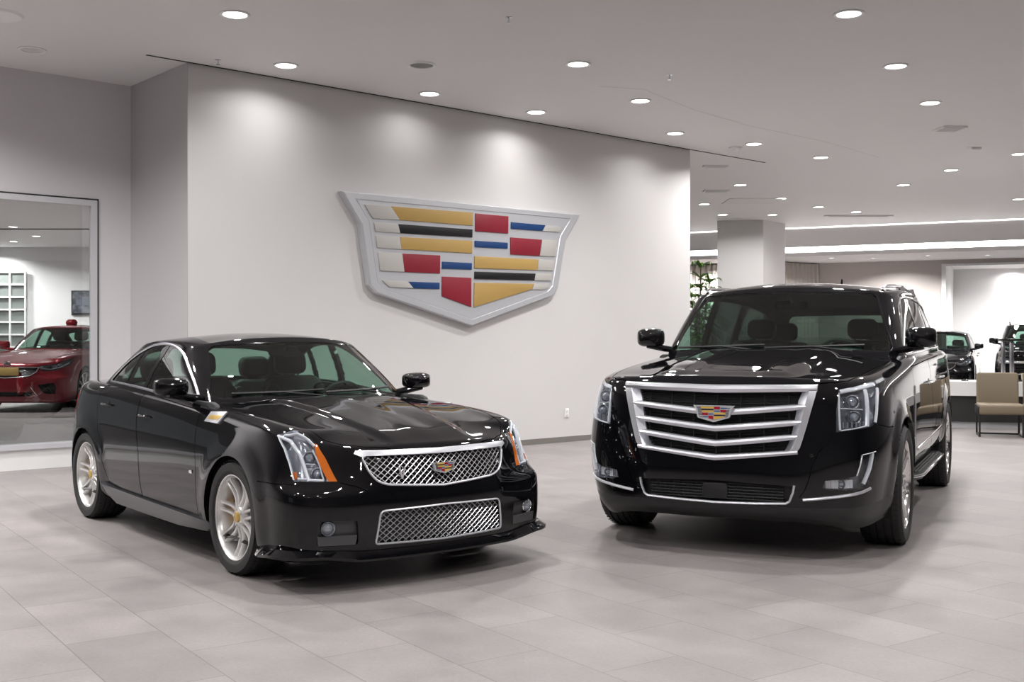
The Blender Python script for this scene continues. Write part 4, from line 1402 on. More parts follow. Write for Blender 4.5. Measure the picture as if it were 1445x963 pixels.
    while z < 1.09:
        ymax = .53 + (z - .71) * .22
        pts = [Pg(-ymax + 2 * ymax * i / 16, z - .05 * (1 - abs(-1 + 2 * i / 16)) * (1.15 - z) / .45, -.055) for i in range(17)]
        m.tube(pts, .0055, n=5, flat=.8, caps=False)
        z += .0185
    for k in range(-3, 4):
        y = k * .155
        m.tube([Pg(y, .66, -.045), Pg(y, .85, -.045), Pg(y, 1.07, -.045)], .006, n=5)
    m.build('grille_fins', mat('dark_mesh_plastic', (.005, .005, .005), .6), root, angle=60)
    def bar(y_end, z_end, z_mid, h0, h1, nm, proud=.012, dep=.05, mat_=M_SILV, endtaper=True):
        mb = MB(); n = 28; vs = []; fs = []
        for i in range(n + 1):
            s_ = -1 + 2 * i / n; y = y_end * s_
            zc_ = z_mid + (z_end - z_mid) * abs(s_) ** 1.08
            h = h1 + (h0 - h1) * abs(s_)
            if endtaper and abs(s_) > .9: h *= 1 - (abs(s_) - .9) * 5.5
            c = Pg(y, zc_, 0)
            for dx, dz in ((-dep, h * .40), (-.004, h * .5), (proud, h * .34), (proud + .004, 0), (proud - .006, -h * .42), (-.012, -h * .5), (-dep, -h * .4)):
                vs.append((c.x + dx, c.y, c.z + dz))
        for i in range(n):
            for k in range(7):
                k2 = (k + 1) % 7
                fs.append((i * 7 + k, i * 7 + k2, (i + 1) * 7 + k2, (i + 1) * 7 + k))
        fs += [tuple(range(7)), tuple(range(n * 7, n * 7 + 7))]
        mb.add(vs, fs, 0, True)
        return mb.build(nm, mat_, root, angle=34, fix=True)
    bar(.637, 1.106, 1.092, .048, .056, 'grille_top_bar', .02, .03, M_SILV, False)
    bar(.575, .990, .938, .040, .046, 'grille_bar')
    bar(.550, .892, .838, .040, .046, 'grille_bar')
    bar(.525, .800, .741, .040, .044, 'grille_bar')
    # side frames and the V shaped bottom frame
    for sg in (1, -1):
        mb = MB(); vs = []; fs = []
        rows_ = [(1.085, .632, .545), (1.03, .62, .525), (.95, .60, .512), (.87, .580, .497), (.79, .558, .480), (.73, .540, .455), (.705, .520, .44)]
        for z_, yo, yi in rows_:
            a = A.pt('front', yo, z_, .012); b = A.pt('front', (yo + yi) / 2, z_, .014); c = A.pt('front', yi, z_, -.03); d_ = A.pt('front', yi, z_, -.09); e_ = A.pt('front', yo, z_, -.03)
            for q in (e_, a, b, c, d_): vs.append((q.x, q.y * sg, q.z))
        for i in range(len(rows_) - 1):
            for k in range(5):
                k2 = (k + 1) % 5
                fs.append((i * 5 + k, i * 5 + k2, (i + 1) * 5 + k2, (i + 1) * 5 + k))
        mb.add(vs, fs, 0, True)
        mb.build('grille_side_frame', M_SILV, root, angle=40, fix=True)
    bar(.528, .703, .650, .030, .042, 'grille_bottom_frame', .014, .05, M_SILV, False)
    fr = (Vector((A.pt('front', 0, .935, .022).x, 0, .935)), Vector((0, 1, 0)), Vector((0, 0, 1)), Vector((1, 0, 0)))
    crest_part('crest_emblem', fr, .070, .022, root)
    # ---- lower grille
    shell('lower_grille_recess', ra['lower_grille'], [M_DARK], root, thick=.001, off=-.06, rim=False)
    wall_of('lower_grille_inner', A, ra['lower_grille'], [M_PLAST, M_PLAST], root, 0, .05)
    lw = lower + [(-a, b) for a, b in lower[::-1]]
    m = MB()
    for k in range(6):
        z_ = .385 + k * .02
        m.tube([Pg(-.44 + .88 * i / 12, z_, -.02) for i in range(13)], .004, n=5, caps=False)
    for k in range(-14, 15):
        m.tube([Pg(k * .031, .375, -.022), Pg(k * .031, .49, -.022)], .0035, n=4, caps=False)
    m.rbox(tuple(Pg(0, .435, -.02)), (.02, .17, .10), .02, axis='X')
    m.build('lower_grille_mesh', mat('dark_mesh_plastic', (.005, .005, .005), .6), root, angle=60)
    ribbon(A, 'front', [(.508, .495), (.500, .45), (.478, .392), (.455, .378), (.25, .368), (0, .362)], .016, .022, M_SILV, 'lower_grille_trim', root)
    # ---- lamps
    for sg in (1, -1):
        hl = shell('headlight', ra['headlight'], [M_LENS], root, side=sg, thick=.003, off=.002, rim=False)
        wall_of('lamp_housing', A, ra['headlight'], [M_SCHROME, M_SCHROME], hl, sg, .07)
        shell('lamp_back', ra['headlight'], [M_LDARK], hl, side=sg, thick=.001, off=-.065, rim=False)
        m = MB()
        def L3(pts, w, h, off=-.010): ribbon(A, 'near', [Vector(q) for q in pts], w, h, None, '', None, side=sg, off=off, mb=m)
        L3([(.945, .775, 1.09), (.955, .772, .97), (.955, .775, .845)], .016, .02)
        L3([(.925, .775, 1.096), (.84, .845, 1.108), (.72, .895, 1.118), (.60, .92, 1.12)], .032, .02)
        L3([(.76, .925, 1.11), (.80, .935, .98), (.825, .925, .865)], .030, .025)
        L3([(.60, .955, 1.10), (.655, .962, 1.04), (.70, .963, .96), (.745, .96, .885)], .022, .02, -.006)
        L3([(.55, .940, 1.145), (.40, .955, 1.158), (.34, .962, 1.165)], .03, .012)
        L3([(.955, .780, .842), (.90, .85, .852), (.83, .92, .868)], .010, .02)
        L3([(.95, .785, .985), (.90, .855, .98), (.83, .91, .975)], .007, .012, -.02)
        m.build('lamp_light_pipe', M_PIPE, hl, fix=True)
        m = MB()
        for z_, r in ((1.03, .040), (.925, .038)):
            p = A.pt('near', Vector((.88, .86, z_)), 0, -.03); p.y *= sg
            projector(m, p, (1, .18 * sg, 0), r, .05)
        m.build('projector_lens', [M_CHROME, M_BULB], hl, fix=True)
        m = MB()
        for k in range(6):
            p = A.pt('near', Vector((.94 - k * .022, .80 + k * .022, .878)), 0, -.025); p.y *= sg
            m.box(tuple(p), (.02, .010, .036))
        m.build('lamp_fins', M_LBACK, hl, bevel=.002)
        m = MB(); ribbon(A, 'near', [Vector(q) for q in [(.60, .966, 1.07), (.665, .97, 1.0), (.715, .97, .90)]], .012, .012, None, '', None, side=sg, off=-.008, mb=m)
        m.build('side_marker', M_REDL, hl, fix=True)
        # fog lamp cluster
        wall_of('fog_housing_wall', A, ra['fog'], [M_SCHROME, M_SCHROME], root, sg, .05)
        fb = shell('fog_housing', ra['fog'], [M_LDARK], root, side=sg, thick=.001, off=-.05, rim=False)
        shell('fog_lens', ra['fog'], [M_LENS], fb, side=sg, thick=.002, off=.0, rim=False)
        m = MB()
        ribbon(A, 'near', [Vector(q) for q in [(.80, .955, .695), (.825, .945, .60), (.865, .918, .50)]], .022, .03, None, '', None, side=sg, off=-.015, mb=m)
        ribbon(A, 'near', [Vector(q) for q in [(.89, .90, .685), (.90, .885, .62), (.915, .872, .56)]], .008, .02, None, '', None, side=sg, off=-.006, mb=m)
        ribbon(A, 'near', [Vector(q) for q in [(.785, .965, .705), (.89, .90, .690)]], .008, .02, None, '', None, side=sg, off=-.006, mb=m)
        m.build('daytime_light_bar', M_PIPE, fb, fix=True)
        m = MB()
        p = A.pt('near', Vector((.97, .79, .503)), 0, -.022); p.y *= sg
        projector(m, p, (1, .15 * sg, 0), .026, .04)
        for k in range(4):
            p = A.pt('near', Vector((1.0, .70 + .012 * k, .505)), 0, -.02); p.y *= sg
            m.box(tuple(p), (.02, .004, .045), 0)
        for k in range(7):
            p = A.pt('near', Vector((.99 - .012 * k, .715 + .022 * k, .503)), 0, -.036); p.y *= sg
            m.box(tuple(p), (.014, .026, .052), 2)  # pale plates added behind the lens so the lamp looks lit
        m.build('fog_lamp', [M_CHROME, M_BULB, M_PIPE], fb, fix=True)
        ribbon(A, 'near', [Vector(q) for q in [(1.04, .56, .405), (1.03, .66, .415), (1.0, .76, .425), (.95, .84, .435), (.89, .91, .447), (.82, .96, .468)]], .020, .022, M_SILV, 'fog_chrome_blade', root, side=sg)
        ribbon(A, 'front', [(.60, .68 - .0), (.62, .69)], .02, .004, M_GLOSSP, 'sensor_cap', root, side=sg)
    # mirrors
    for sg in (1, -1):
        o = mirror(root, (-.84, 1.075, 1.43), (.16, .225, .155), (-.84, .94, 1.33), sg, paint, yaw=.1)
    m = MB()
    for y0, y1 in ((-.78, -.05), (-.05, .68)):
        pts = [B.pt('front', abs(a), z, .014) for a, z in ((y0, 1.338), ((y0 + y1) / 2, 1.350), (y1, 1.362))]
        pts = [Vector((q.x, math.copysign(q.y, a), q.z)) for q, a in zip(pts, (y0, (y0 + y1) / 2, y1))]
        m.tube(pts, .010, n=6); m.tube([pts[1], Vector((-.56, y1 * .9, 1.325))], .008, n=6)
    m.build('wiper', M_PLAST, root)
    m = MB(); ellip(m, (-3.62, .03, 1.885), (.22, .07, .09)); m.tube([(-3.62, .03, 1.90), (-3.66, .03, 2.03)], [.022, .008], n=8); m.build('antenna_fin', paint, root)
    # cabin
    m = MB(); m.rbox((-2.3, 0, .60), (3.6, 1.7, .1), .1); m.build('cabin_floor', M_TRIM, root)
    m = MB(); m.rbox((-.98, 0, 1.12), (.42, 1.62, .26), .1); m.rbox((-.82, 0, 1.262), (.36, 1.50, .06), .05); ellip(m, (-1.02, .42, 1.29), (.24, .46, .13)); m.build('dashboard', M_TRIM, root)
    steering(root, -1.22, .42, 1.24, .19)
    for y in (-.45, .45): seat(root, -2.02, y, .74, .56, .66)
    for y in (-.45, .45): seat(root, -3.0, y, .76, .54, .62)
    seat(root, -3.9, 0, .80, 1.2, .5, head=False)
    m = MB(); m.rbox((-1.33, 0, 1.70), (.03, .27, .08), .03, axis='X'); m.tube([(-1.32, 0, 1.72), (-1.25, 0, 1.80)], .012); m.build('rear_view_mirror', M_TRIM, root)
    m = MB()
    for s_ in (-1, 1): m.rbox((-2.3, s_ * .93, .95), (3.3, .04, .68), .1, axis='Y')
    m.build('door_lining', M_TRIM, root)
    for x_ in (0, ESC_WB):
        for sg in (-1, 1):
            wheel(root, x_, sg * .93, .410, .410, .285, .297, 'seven', sg, 0)
    return A, B

# ------------------------------------------------------------------ plainer cars further back
import copy
def scaled(sp, kz=1.0, ky=1.0, wb=None):
    s = dict(sp)
    s['secs'] = {k: [(a, b * kz) for a, b in v] for k, v in sp['secs'].items()}
    s['zc'] = [(a, b * kz) for a, b in sp['zc']]; s['gzc'] = [(a, b * kz) for a, b in sp['gzc']]
    s['base'] = [(a, b * ky, c * kz) for a, b, c in sp['base']]; s['top'] = [(a, b * ky, c * kz) for a, b, c in sp['top']]
    s['outline'] = [(a, b * ky) for a, b in sp['outline']]
    s['disp'] = None
    return s

def build_plain(root, sp, paint, P, wb, R=.36, style='sedan'):
    """P: dict of outlines in car coordinates"""
    A = body_surf(sp); B = green_surf(sp)
    tw = P['half_width']
    arch = lambda cx, r: [(cx + r * math.cos(a), R + r * math.sin(a)) for a in np.linspace(-.75, PI + .75, 36)] + [(cx - r * .75, .0), (cx + r * .75, .0)]
    regs = [('hood', 'top', P['hood']), ('cowl', 'top', P['cowl']), ('gap', 'top', strip(dens(P['hood'][1:-1], .06, False), .008)),
            ('front_door', 'side', P['fd']), ('rear_door', 'side', P['rd']), ('gap', 'side', strip(dens(P['fd'] + [P['fd'][0]], .06, False), .008)),
            ('gap', 'side', strip(dens(P['rd'] + [P['rd'][0]], .06, False), .008)),
            ('headlight', 'near', [Vector(p) for p in P['head']]), ('grille', 'front', P['grille']), ('intake', 'front', P['intake']), ('fog', 'front', P['fog']),
            ('cabin', 'top', P['cabin']), ('arch', 'side', arch(0, R + .035)), ('arch2', 'side', arch(wb, R + .035))]
    ra = cutsurf(A, regs, 120, 70)
    shell('body', ra['body'], [paint, M_DARK], root, thick=.03)
    shell('hood', ra['hood'], [paint, M_DARK], root, thick=.02)
    shell('cowl', ra['cowl'], [M_PLAST], root, thick=.02, off=-.004)
    shell('panel_gap_backing', ra['gap'], [M_DARK], root, thick=.001, off=-.014, rim=False)
    for nm in ('grille', 'intake', 'fog'):
        shell(nm + '_recess', ra[nm], [M_DARK], root, thick=.001, off=-.04, rim=False)
        wall_of(nm + '_wall', A, ra[nm], [M_GLOSSP, M_GLOSSP], root, 0, .04)
    for sg in (1, -1):
        for nm, hx, hz in (('front_door', P['fh'][0], P['fh'][1]), ('rear_door', P['rh'][0], P['rh'][1])):
            d = shell(nm, ra[nm], [paint, M_DARK], root, side=sg, thick=.02)
            handle(A, d, hx, hz, sg, mats=[paint, M_GLOSSP])
        hl = shell('headlight', ra['headlight'], [M_LENS], root, side=sg, thick=.003, off=.002, rim=False)
        wall_of('lamp_housing', A, ra['headlight'], [M_SATIN, M_SATIN], hl, sg, .06)
        shell('lamp_back', ra['headlight'], [M_LDARK], hl, side=sg, thick=.001, off=-.055, rim=False)
        m = MB()
        for q in P['proj']:
            p = A.pt('near', Vector(q), 0, -.028); p.y *= sg
            projector(m, p, (1, .3 * sg, 0), .038, .05)
        m.build('projector_lens', [M_CHROME, M_BULB], hl, fix=True)
        ribbon(A, 'near', [Vector(q) for q in P['drl']], .016, .02, M_CHROME, 'lamp_chrome_trim', hl, side=sg, off=-.008)
    m = MB()
    gp = P['grille']
    z0, z1 = min(p[1] for p in gp), max(p[1] for p in gp)
    ym = max(p[0] for p in gp)
    n = 7
    for k in range(1, n):
        z = z0 + (z1 - z0) * k / n
        ys = [y for y in np.linspace(0, ym, 60) if inpoly(np.array([y + 1e-4]), np.array([z]), gp)[0]]
        if not ys: continue
        y = max(ys)
        m.tube([Vector((A.pt('front', abs(t), z, -.018).x, t, z)) for t in np.linspace(-y, y, 15)], .006, n=5, caps=False)
    m.build('grille_fins', M_PLAST if style != 'sedan' else M_SATIN, root)
    for ln, w_ in P['chrome']:
        m = MB(); ribbon(A, 'front', ln, w_, .016, None, '', None, mb=m)
        m.build('grille_trim', M_CHROME, root, fix=True)
    rb = cutsurf(B, [('windshield', 'front', P['ws']), ('rear_window', 'rear', P['rw']), ('glass_side', 'side', P['win'])], 90, 60)
    Pt, N, T = rb['glass_side']; x = Pt[T].mean(1)[:, 0]
    grp = np.where(x > P['pil'][0], 0, np.where(x > P['pil'][0] - .08, 1, np.where(x > P['pil'][1], 2, np.where(x > P['pil'][1] - .06, 3, 4))))
    shell('roof_and_pillars', rb['body'], [paint, M_TRIM], root, thick=.03, inner=True)
    shell('windshield', rb['windshield'], [M_GLASS], root, thick=.005, off=-.004)
    if 'rear_window' in rb: shell('rear_window', rb['rear_window'], [M_GLASS], root, thick=.005, off=-.004)
    for sg in (1, -1):
        for k, nm in ((0, 'front_side_window'), (2, 'rear_side_window'), (4, 'quarter_window')):
            if (grp == k).any(): shell(nm, (Pt, N, T[grp == k]), [M_GLASS], root, side=sg, thick=.004, off=-.006, rim=False)
        for k in (1, 3):
            if (grp == k).any(): shell('door_pillar', (Pt, N, T[grp == k]), [M_GLOSSP], root, side=sg, thick=.03, off=-.003, inner=True)
        ribbon(B, 'side', P['win'], .020, .012, M_CHROME, 'window_trim', root, side=sg, closed=True, off=.001)
        mirror(root, P['mir'], (.13, .22, .14), P['mbase'], sg, paint)
    well(root, 0, R, R + .06, tw - .42, tw - .04); well(root, wb, R, R + .06, tw - .42, tw - .04)
    underbody(root, wb - .7, .72, tw - .3, .19, .36)
    m = MB(); m.rbox(((P['dash'][0]), 0, P['dash'][1]), (.5, tw * 1.5, .22), .1); m.build('dashboard', M_TRIM, root)
    steering(root, P['dash'][0] - .28, .38, P['dash'][1] + .06)
    for q in (0, -.85):
        for y in (-.38, .38): seat(root, P['seat'][0] + q, y, P['seat'][1], .5, .62)
    for x_ in (0, wb):
        for sg in (-1, 1): wheel(root, x_, sg * (tw - .14), R, R, .25, R - .095, 'plain', sg, 0, calip=False, fast=True)
    return A, B

SED_P = dict(half_width=.92,
    hood=[(.862, 0), (.855, .28), (.80, .46), (.70, .60), (.5, .70), (.2, .755), (-.2, .79), (-.60, .80), (-.58, .5), (-.46, 0)],
    cowl=[(-.40, 0), (-.42, .3), (-.48, .52), (-.60, .70), (-.72, .76), (-.9, .7), (-.6, .3), (-.58, 0)],
    fd=[(-.585, .955), (-1.64, 1.028), (-1.625, .86), (-1.545, .60), (-1.51, .255), (-.525, .255), (-.53, .60), (-.56, .80)],
    rd=[(-1.652, 1.030), (-2.50, 1.055), (-2.50, .90), (-2.42, .72), (-2.335, .62), (-2.31, .50), (-2.22, .36), (-2.16, .255), (-1.522, .255), (-1.557, .60), (-1.637, .86)],
    fh=(-1.46, .872), rh=(-2.27, .918),
    head=[(.845, .50, .765), (.74, .66, .785), (.60, .76, .82), (.40, .83, .862), (.34, .85, .86), (.42, .86, .80), (.60, .82, .73), (.72, .74, .69), (.82, .60, .68), (.845, .53, .70)],
    grille=[(0, .735), (.50, .735), (.47, .66), (.38, .60), (0, .565)], intake=rnd([(0, .34), (.45, .34), (.40, .27), (0, .26)], [0, .02, .02, 0], 2),
    fog=rnd([(.50, .45), (.735, .49), (.775, .42), (.76, .30), (.60, .31)], .008, 2),
    proj=[(.72, .70, .755), (.66, .75, .77)], drl=[(.83, .53, .72), (.78, .66, .715), (.66, .79, .745), (.50, .84, .80)],
    chrome=[([(0, .735), (.50, .735), (.55, .745)], .02), ([(.50, .735), (.47, .66), (.38, .60), (.2, .578), (0, .565)], .014), ([(.40, .42), (.46, .33), (.50, .28)], .014)],
    ws=rnd([(0, 1.035), (.45, 1.028), (.70, 1.015), (.735, 1.04), (.60, 1.345), (.55, 1.378), (.3, 1.398), (0, 1.402)], [0, .1, .02, .02, .05, .06, .1, 0], 3),
    rw=rnd([(0, 1.10), (.45, 1.095), (.62, 1.09), (.55, 1.33), (.3, 1.365), (0, 1.37)], [0, .1, .04, .07, .1, 0], 3),
    win=cr([(-.735, .972), (-1.45, 1.042), (-2.15, 1.078), (-2.47, 1.088), (-2.50, 1.10), (-2.44, 1.145), (-2.12, 1.312), (-1.75, 1.380), (-1.44, 1.358), (-1.08, 1.195), (-.80, 1.01)], 4, True),
    pil=(-1.63, -2.08), cabin=[(-.52, 0), (-.54, .3), (-.60, .5), (-.74, .66), (-1.0, .745), (-1.5, .76), (-2.2, .74), (-2.55, .69), (-2.8, .6), (-2.88, .4), (-2.92, 0)],
    mir=(-.82, .962, 1.102), mbase=(-.80, .82, 1.02), dash=(-.75, .90), seat=(-1.62, .52))

def scaleP(P, kz):
    Q = {}
    for k, v in P.items():
        if k in ('hood', 'cowl', 'cabin', 'half_width', 'pil'): Q[k] = v
        elif k in ('fd', 'rd', 'grille', 'intake', 'fog', 'ws', 'rw', 'win'): Q[k] = [(a, b * kz) for a, b in v]
        elif k in ('fh', 'rh', 'dash', 'seat'): Q[k] = (v[0], v[1] * kz)
        elif k in ('head', 'proj', 'drl'): Q[k] = [(a, b, c * kz) for a, b, c in v]
        elif k in ('mir', 'mbase'): Q[k] = (v[0], v[1], v[2] * kz)
        elif k == 'chrome': Q[k] = [([(a, b * kz) for a, b in ln], w) for ln, w in v]
    return Q

SUV_P = dict(half_width=1.05,
    hood=[(1.01, 0), (1.0, .3), (.96, .60), (.885, .74), (.80, .80), (.6, .835), (.3, .86), (-.40, .90), (-.66, .90), (-.55, .4), (-.54, 0)],
    cowl=[(-.50, 0), (-.51, .35), (-.56, .66), (-.66, .88), (-.78, .93), (-.95, .85), (-.75, .4), (-.68, 0)],
    fd=[(-.72, 1.21), (-1.95, 1.245), (-1.97, .95), (-1.95, .60), (-1.90, .47), (-.74, .47), (-.70, .62), (-.68, .95)],
    rd=[(-1.965, 1.245), (-2.98, 1.265), (-3.0, 1.1), (-2.95, .98), (-2.82, .80), (-2.80, .62), (-2.82, .47), (-1.915, .47), (-1.965, .60), (-1.985, .95)],
    fh=(-1.76, 1.06), rh=(-2.78, 1.075),
    head=[(.97, .66, .98), (.90, .80, 1.0), (.72, .92, 1.02), (.50, .99, 1.03), (.55, 1.0, .95), (.75, .96, .88), (.90, .84, .86), (.98, .68, .86)],
    grille=[(0, 1.05), (.60, 1.05), (.56, .72), (0, .68)], intake=rnd([(0, .50), (.55, .50), (.50, .38), (0, .37)], [0, .02, .02, 0], 2),
    fog=rnd([(.64, .60), (.84, .62), (.85, .50), (.68, .48)], .02, 2), proj=[(.92, .78, .93), (.84, .87, .94)], drl=[(.95, .70, .88), (.88, .84, .88), (.74, .95, .90)],
    chrome=[([(0, .90), (.58, .90), (.75, .91), (.86, .92)], .05), ([(.45, .62), (.62, .60), (.80, .61)], .03)],
    ws=rnd([(0, 1.335), (.5, 1.328), (.85, 1.312), (.89, 1.335), (.715, 1.772), (.68, 1.795), (.4, 1.812), (0, 1.818)], [0, .1, .02, .02, .03, .04, .1, 0], 3),
    rw=rnd([(0, 1.36), (.72, 1.36), (.60, 1.69), (0, 1.70)], [0, .06, .06, 0], 3),
    win=rnd([(-.98, 1.300), (-2.2, 1.322), (-3.8, 1.335), (-4.10, 1.345), (-3.98, 1.58), (-3.80, 1.690), (-3.0, 1.765), (-1.9, 1.775), (-1.58, 1.755), (-1.15, 1.50), (-1.0, 1.36)], .04, 3),
    pil=(-1.95, -2.97), cabin=[(-.66, 0), (-.68, .35), (-.74, .62), (-.88, .80), (-1.1, .87), (-1.8, .89), (-3.1, .88), (-3.8, .86), (-4.2, .80), (-4.35, .5), (-4.38, 0)],
    mir=(-.84, 1.095, 1.42), mbase=(-.84, .95, 1.33), dash=(-1.0, 1.16), seat=(-2.0, .76))

# ================================================================== THE PLACE
TX, TY = .7513, .6599            # along the feature wall
NX, NY = .6599, -.7513           # wall normal, into the showroom
P0 = (-3.42, 11.80)              # left end of the feature wall
CEIL = 4.34

def paint_mat(name, col, var=.03):
    return mat(name, col, .62, bump=(60, .05, .002), noise=(1.3, var), spec=.3)
M_WALL = paint_mat('wall_plaster', (.625, .612, .61))
M_WALL2 = paint_mat('wall_grey_paint', (.64, .622, .64))
M_CEIL = paint_mat('ceiling_paint', (.72, .705, .705), .015)
M_WHITE = mat('white_paint', (.78, .78, .78), .5)
M_TAUPE = paint_mat('wall_taupe', (.50, .46, .44))
M_BASE = mat('baseboard_grey', (.19, .18, .165), .5)
M_ALU = mat('aluminium_frame', (.62, .62, .65), .38, .3)
M_EMIT = mat('lamp_emission', (1, 1, 1), .5, emit=(1, .97, .95), es=7)
M_COVE = mat('cove_emission', (1, 1, 1), .5, emit=(1, .975, .96), es=7)
M_WINGL = glass('window_pane', (.93, .95, .95), 1.0)

def floor_material():
    m = bpy.data.materials.new('floor_tile'); m.use_nodes = True
    nt = m.node_tree; b = nt.nodes['Principled BSDF']; L = nt.links
    tc = nt.nodes.new('ShaderNodeTexCoord'); mp = nt.nodes.new('ShaderNodeMapping')
    mp.inputs['Rotation'].default_value = (0, 0, math.radians(55.0)); mp.inputs['Location'].default_value = (.14, .05, 0)
    L.new(tc.outputs['Object'], mp.inputs['Vector'])
    br = nt.nodes.new('ShaderNodeTexBrick')
    br.offset = .5; br.inputs['Scale'].default_value = 1.0
    br.inputs['Brick Width'].default_value = .88; br.inputs['Row Height'].default_value = .44
    br.inputs['Mortar Size'].default_value = .0032; br.inputs['Mortar Smooth'].default_value = .3; br.inputs['Bias'].default_value = 0
    br.inputs['Color1'].default_value = (.262, .240, .236, 1); br.inputs['Color2'].default_value = (.222, .204, .201, 1); br.inputs['Mortar'].default_value = (.15, .14, .138, 1)
    L.new(mp.outputs[0], br.inputs['Vector'])
    n = nt.nodes.new('ShaderNodeTexNoise'); n.inputs['Scale'].default_value = 2.2; n.inputs['Detail'].default_value = 8; n.inputs['Roughness'].default_value = .62
    L.new(tc.outputs['Object'], n.inputs['Vector'])
    r = nt.nodes.new('ShaderNodeMapRange'); r.inputs['From Min'].default_value = .3; r.inputs['From Max'].default_value = .7
    r.inputs['To Min'].default_value = .86; r.inputs['To Max'].default_value = 1.12
    L.new(n.outputs['Fac'], r.inputs['Value'])
    n2 = nt.nodes.new('ShaderNodeTexNoise'); n2.inputs['Scale'].default_value = 55; n2.inputs['Detail'].default_value = 4
    L.new(tc.outputs['Object'], n2.inputs['Vector'])
    r2 = nt.nodes.new('ShaderNodeMapRange'); r2.inputs['From Min'].default_value = .3; r2.inputs['From Max'].default_value = .7
    r2.inputs['To Min'].default_value = .93; r2.inputs['To Max'].default_value = 1.06
    L.new(n2.outputs['Fac'], r2.inputs['Value'])
    mu = nt.nodes.new('ShaderNodeMath'); mu.operation = 'MULTIPLY'; L.new(r.outputs[0], mu.inputs[0]); L.new(r2.outputs[0], mu.inputs[1])
    sc = nt.nodes.new('ShaderNodeVectorMath'); sc.operation = 'SCALE'
    L.new(br.outputs['Color'], sc.inputs[0]); L.new(mu.outputs[0], sc.inputs['Scale']); L.new(sc.outputs[0], b.inputs['Base Color'])
    rr = nt.nodes.new('ShaderNodeMapRange'); rr.inputs['To Min'].default_value = .38; rr.inputs['To Max'].default_value = .56
    L.new(n.outputs['Fac'], rr.inputs['Value']); L.new(rr.outputs[0], b.inputs['Roughness'])
    b.inputs['Specular IOR Level'].default_value = .38
    bp = nt.nodes.new('ShaderNodeBump'); bp.inputs['Strength'].default_value = .12; bp.inputs['Distance'].default_value = .004
    ad = nt.nodes.new('ShaderNodeMath'); ad.operation = 'SUBTRACT'; L.new(n2.outputs['Fac'], ad.inputs[0]); L.new(br.outputs['Fac'], ad.inputs[1])
    L.new(ad.outputs[0], bp.inputs['Height']); L.new(bp.outputs['Normal'], b.inputs['Normal'])
    return m

def poly_prism(name, pts, z0, z1, m, parent=None, kind='structure'):
    mb = MB(); n = len(pts)
    vs = [(a, b, z0) for a, b in pts] + [(a, b, z1) for a, b in pts]
    fs = [tuple(range(n))[::-1], tuple(range(n, 2 * n))] + [(k, (k + 1) % n, n + (k + 1) % n, n + k) for k in range(n)]
    mb.add(vs, fs, 0, False)
    o = mb.build(name, m, parent, fix=True)
    if kind: o['kind'] = kind
    return o

def Wp(s, d=0.0):
    """point on the feature-wall line: s metres along, d metres in front of the wall"""
    return (P0[0] + TX * s + NX * d, P0[1] + TY * s + NY * d)

# ---- floor and ceiling
o = poly_prism('floor', [(-24, -9), (26, -9), (26, 42), (-24, 42)], -.2, 0, floor_material())
# showroom ceiling ends at the cove on the far right; beyond it a lower soffit
CA = (7.19, 29.26); CD = (.9105, -.4135)
def Cp(s, d=0.0): return (CA[0] + CD[0] * s - CD[1] * d, CA[1] + CD[1] * s + CD[0] * d)
cl = Cp(-9); cr_ = Cp(20)
poly_prism('ceiling', [(-24, -9), (26, -9), cr_, cl, (-2, 42), (-24, 42)], CEIL, CEIL + .2, M_CEIL)

# ---- feature wall, return, left wall with the window to the next bay
a, b_ = Wp(0), Wp(8.2)
poly_prism('wall_center', [a, b_, Wp(8.2, -1.48), Wp(0, -1.48)], 0, CEIL, M_WALL)
Q = Wp(0, -1.48)
def Lp(r, d=0.0): return (Q[0] - TX * r + NX * d, Q[1] - TY * r + NY * d)
WR, WL, WT, WB = .40, 4.6, 2.985, .22
poly_prism('wall_left', [Lp(-.2, -.2), Lp(WR, -.2), Lp(WR), Lp(-.0)], 0, CEIL, M_WALL2)
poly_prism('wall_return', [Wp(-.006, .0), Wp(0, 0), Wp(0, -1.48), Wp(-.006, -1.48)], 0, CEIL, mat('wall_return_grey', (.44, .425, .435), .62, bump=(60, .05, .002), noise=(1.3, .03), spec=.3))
poly_prism('wall_left_far', [Lp(WL, -.2), Lp(22, -.2), Lp(22), Lp(WL)], 0, CEIL, M_WALL2)
poly_prism('wall_left_header', [Lp(WR, -.2), Lp(WL, -.2), Lp(WL), Lp(WR)], WT, CEIL, M_WALL2)
poly_prism('wall_left_sill', [Lp(WR, -.2), Lp(WL, -.2), Lp(WL), Lp(WR)], 0, WB, M_WHITE)
win = empty('window_1', (*Lp((WR + WL) / 2), 0), kind='structure')
def local_to(e, o_):
    o_.parent = e; o_.matrix_parent_inverse = Matrix.Translation(e.location).inverted()
for nm, pts, z0, z1 in (('window_frame', [Lp(WR, -.03), Lp(WR + .07, -.03), Lp(WR + .07, .02), Lp(WR, .02)], WB, WT),
                        ('window_frame', [Lp(WL - .07, -.03), Lp(WL, -.03), Lp(WL, .02), Lp(WL - .07, .02)], WB, WT),
                        ('window_frame', [Lp(WR + .07, -.03), Lp(WL - .07, -.03), Lp(WL - .07, .02), Lp(WR + .07, .02)], WT - .065, WT),
                        ('window_sill', [Lp(WR + .07, -.16), Lp(WL - .07, -.16), Lp(WL - .07, .03), Lp(WR + .07, .03)], WB, WB + .055)):
    local_to(win, poly_prism(nm, pts, z0, z1, M_ALU, None, None))
local_to(win, poly_prism('window_pane', [Lp(WR + .07, -.02), Lp(WL - .07, -.02), Lp(WL - .07, -.01), Lp(WR + .07, -.01)], WB + .055, WT - .065, M_WINGL, None, None))
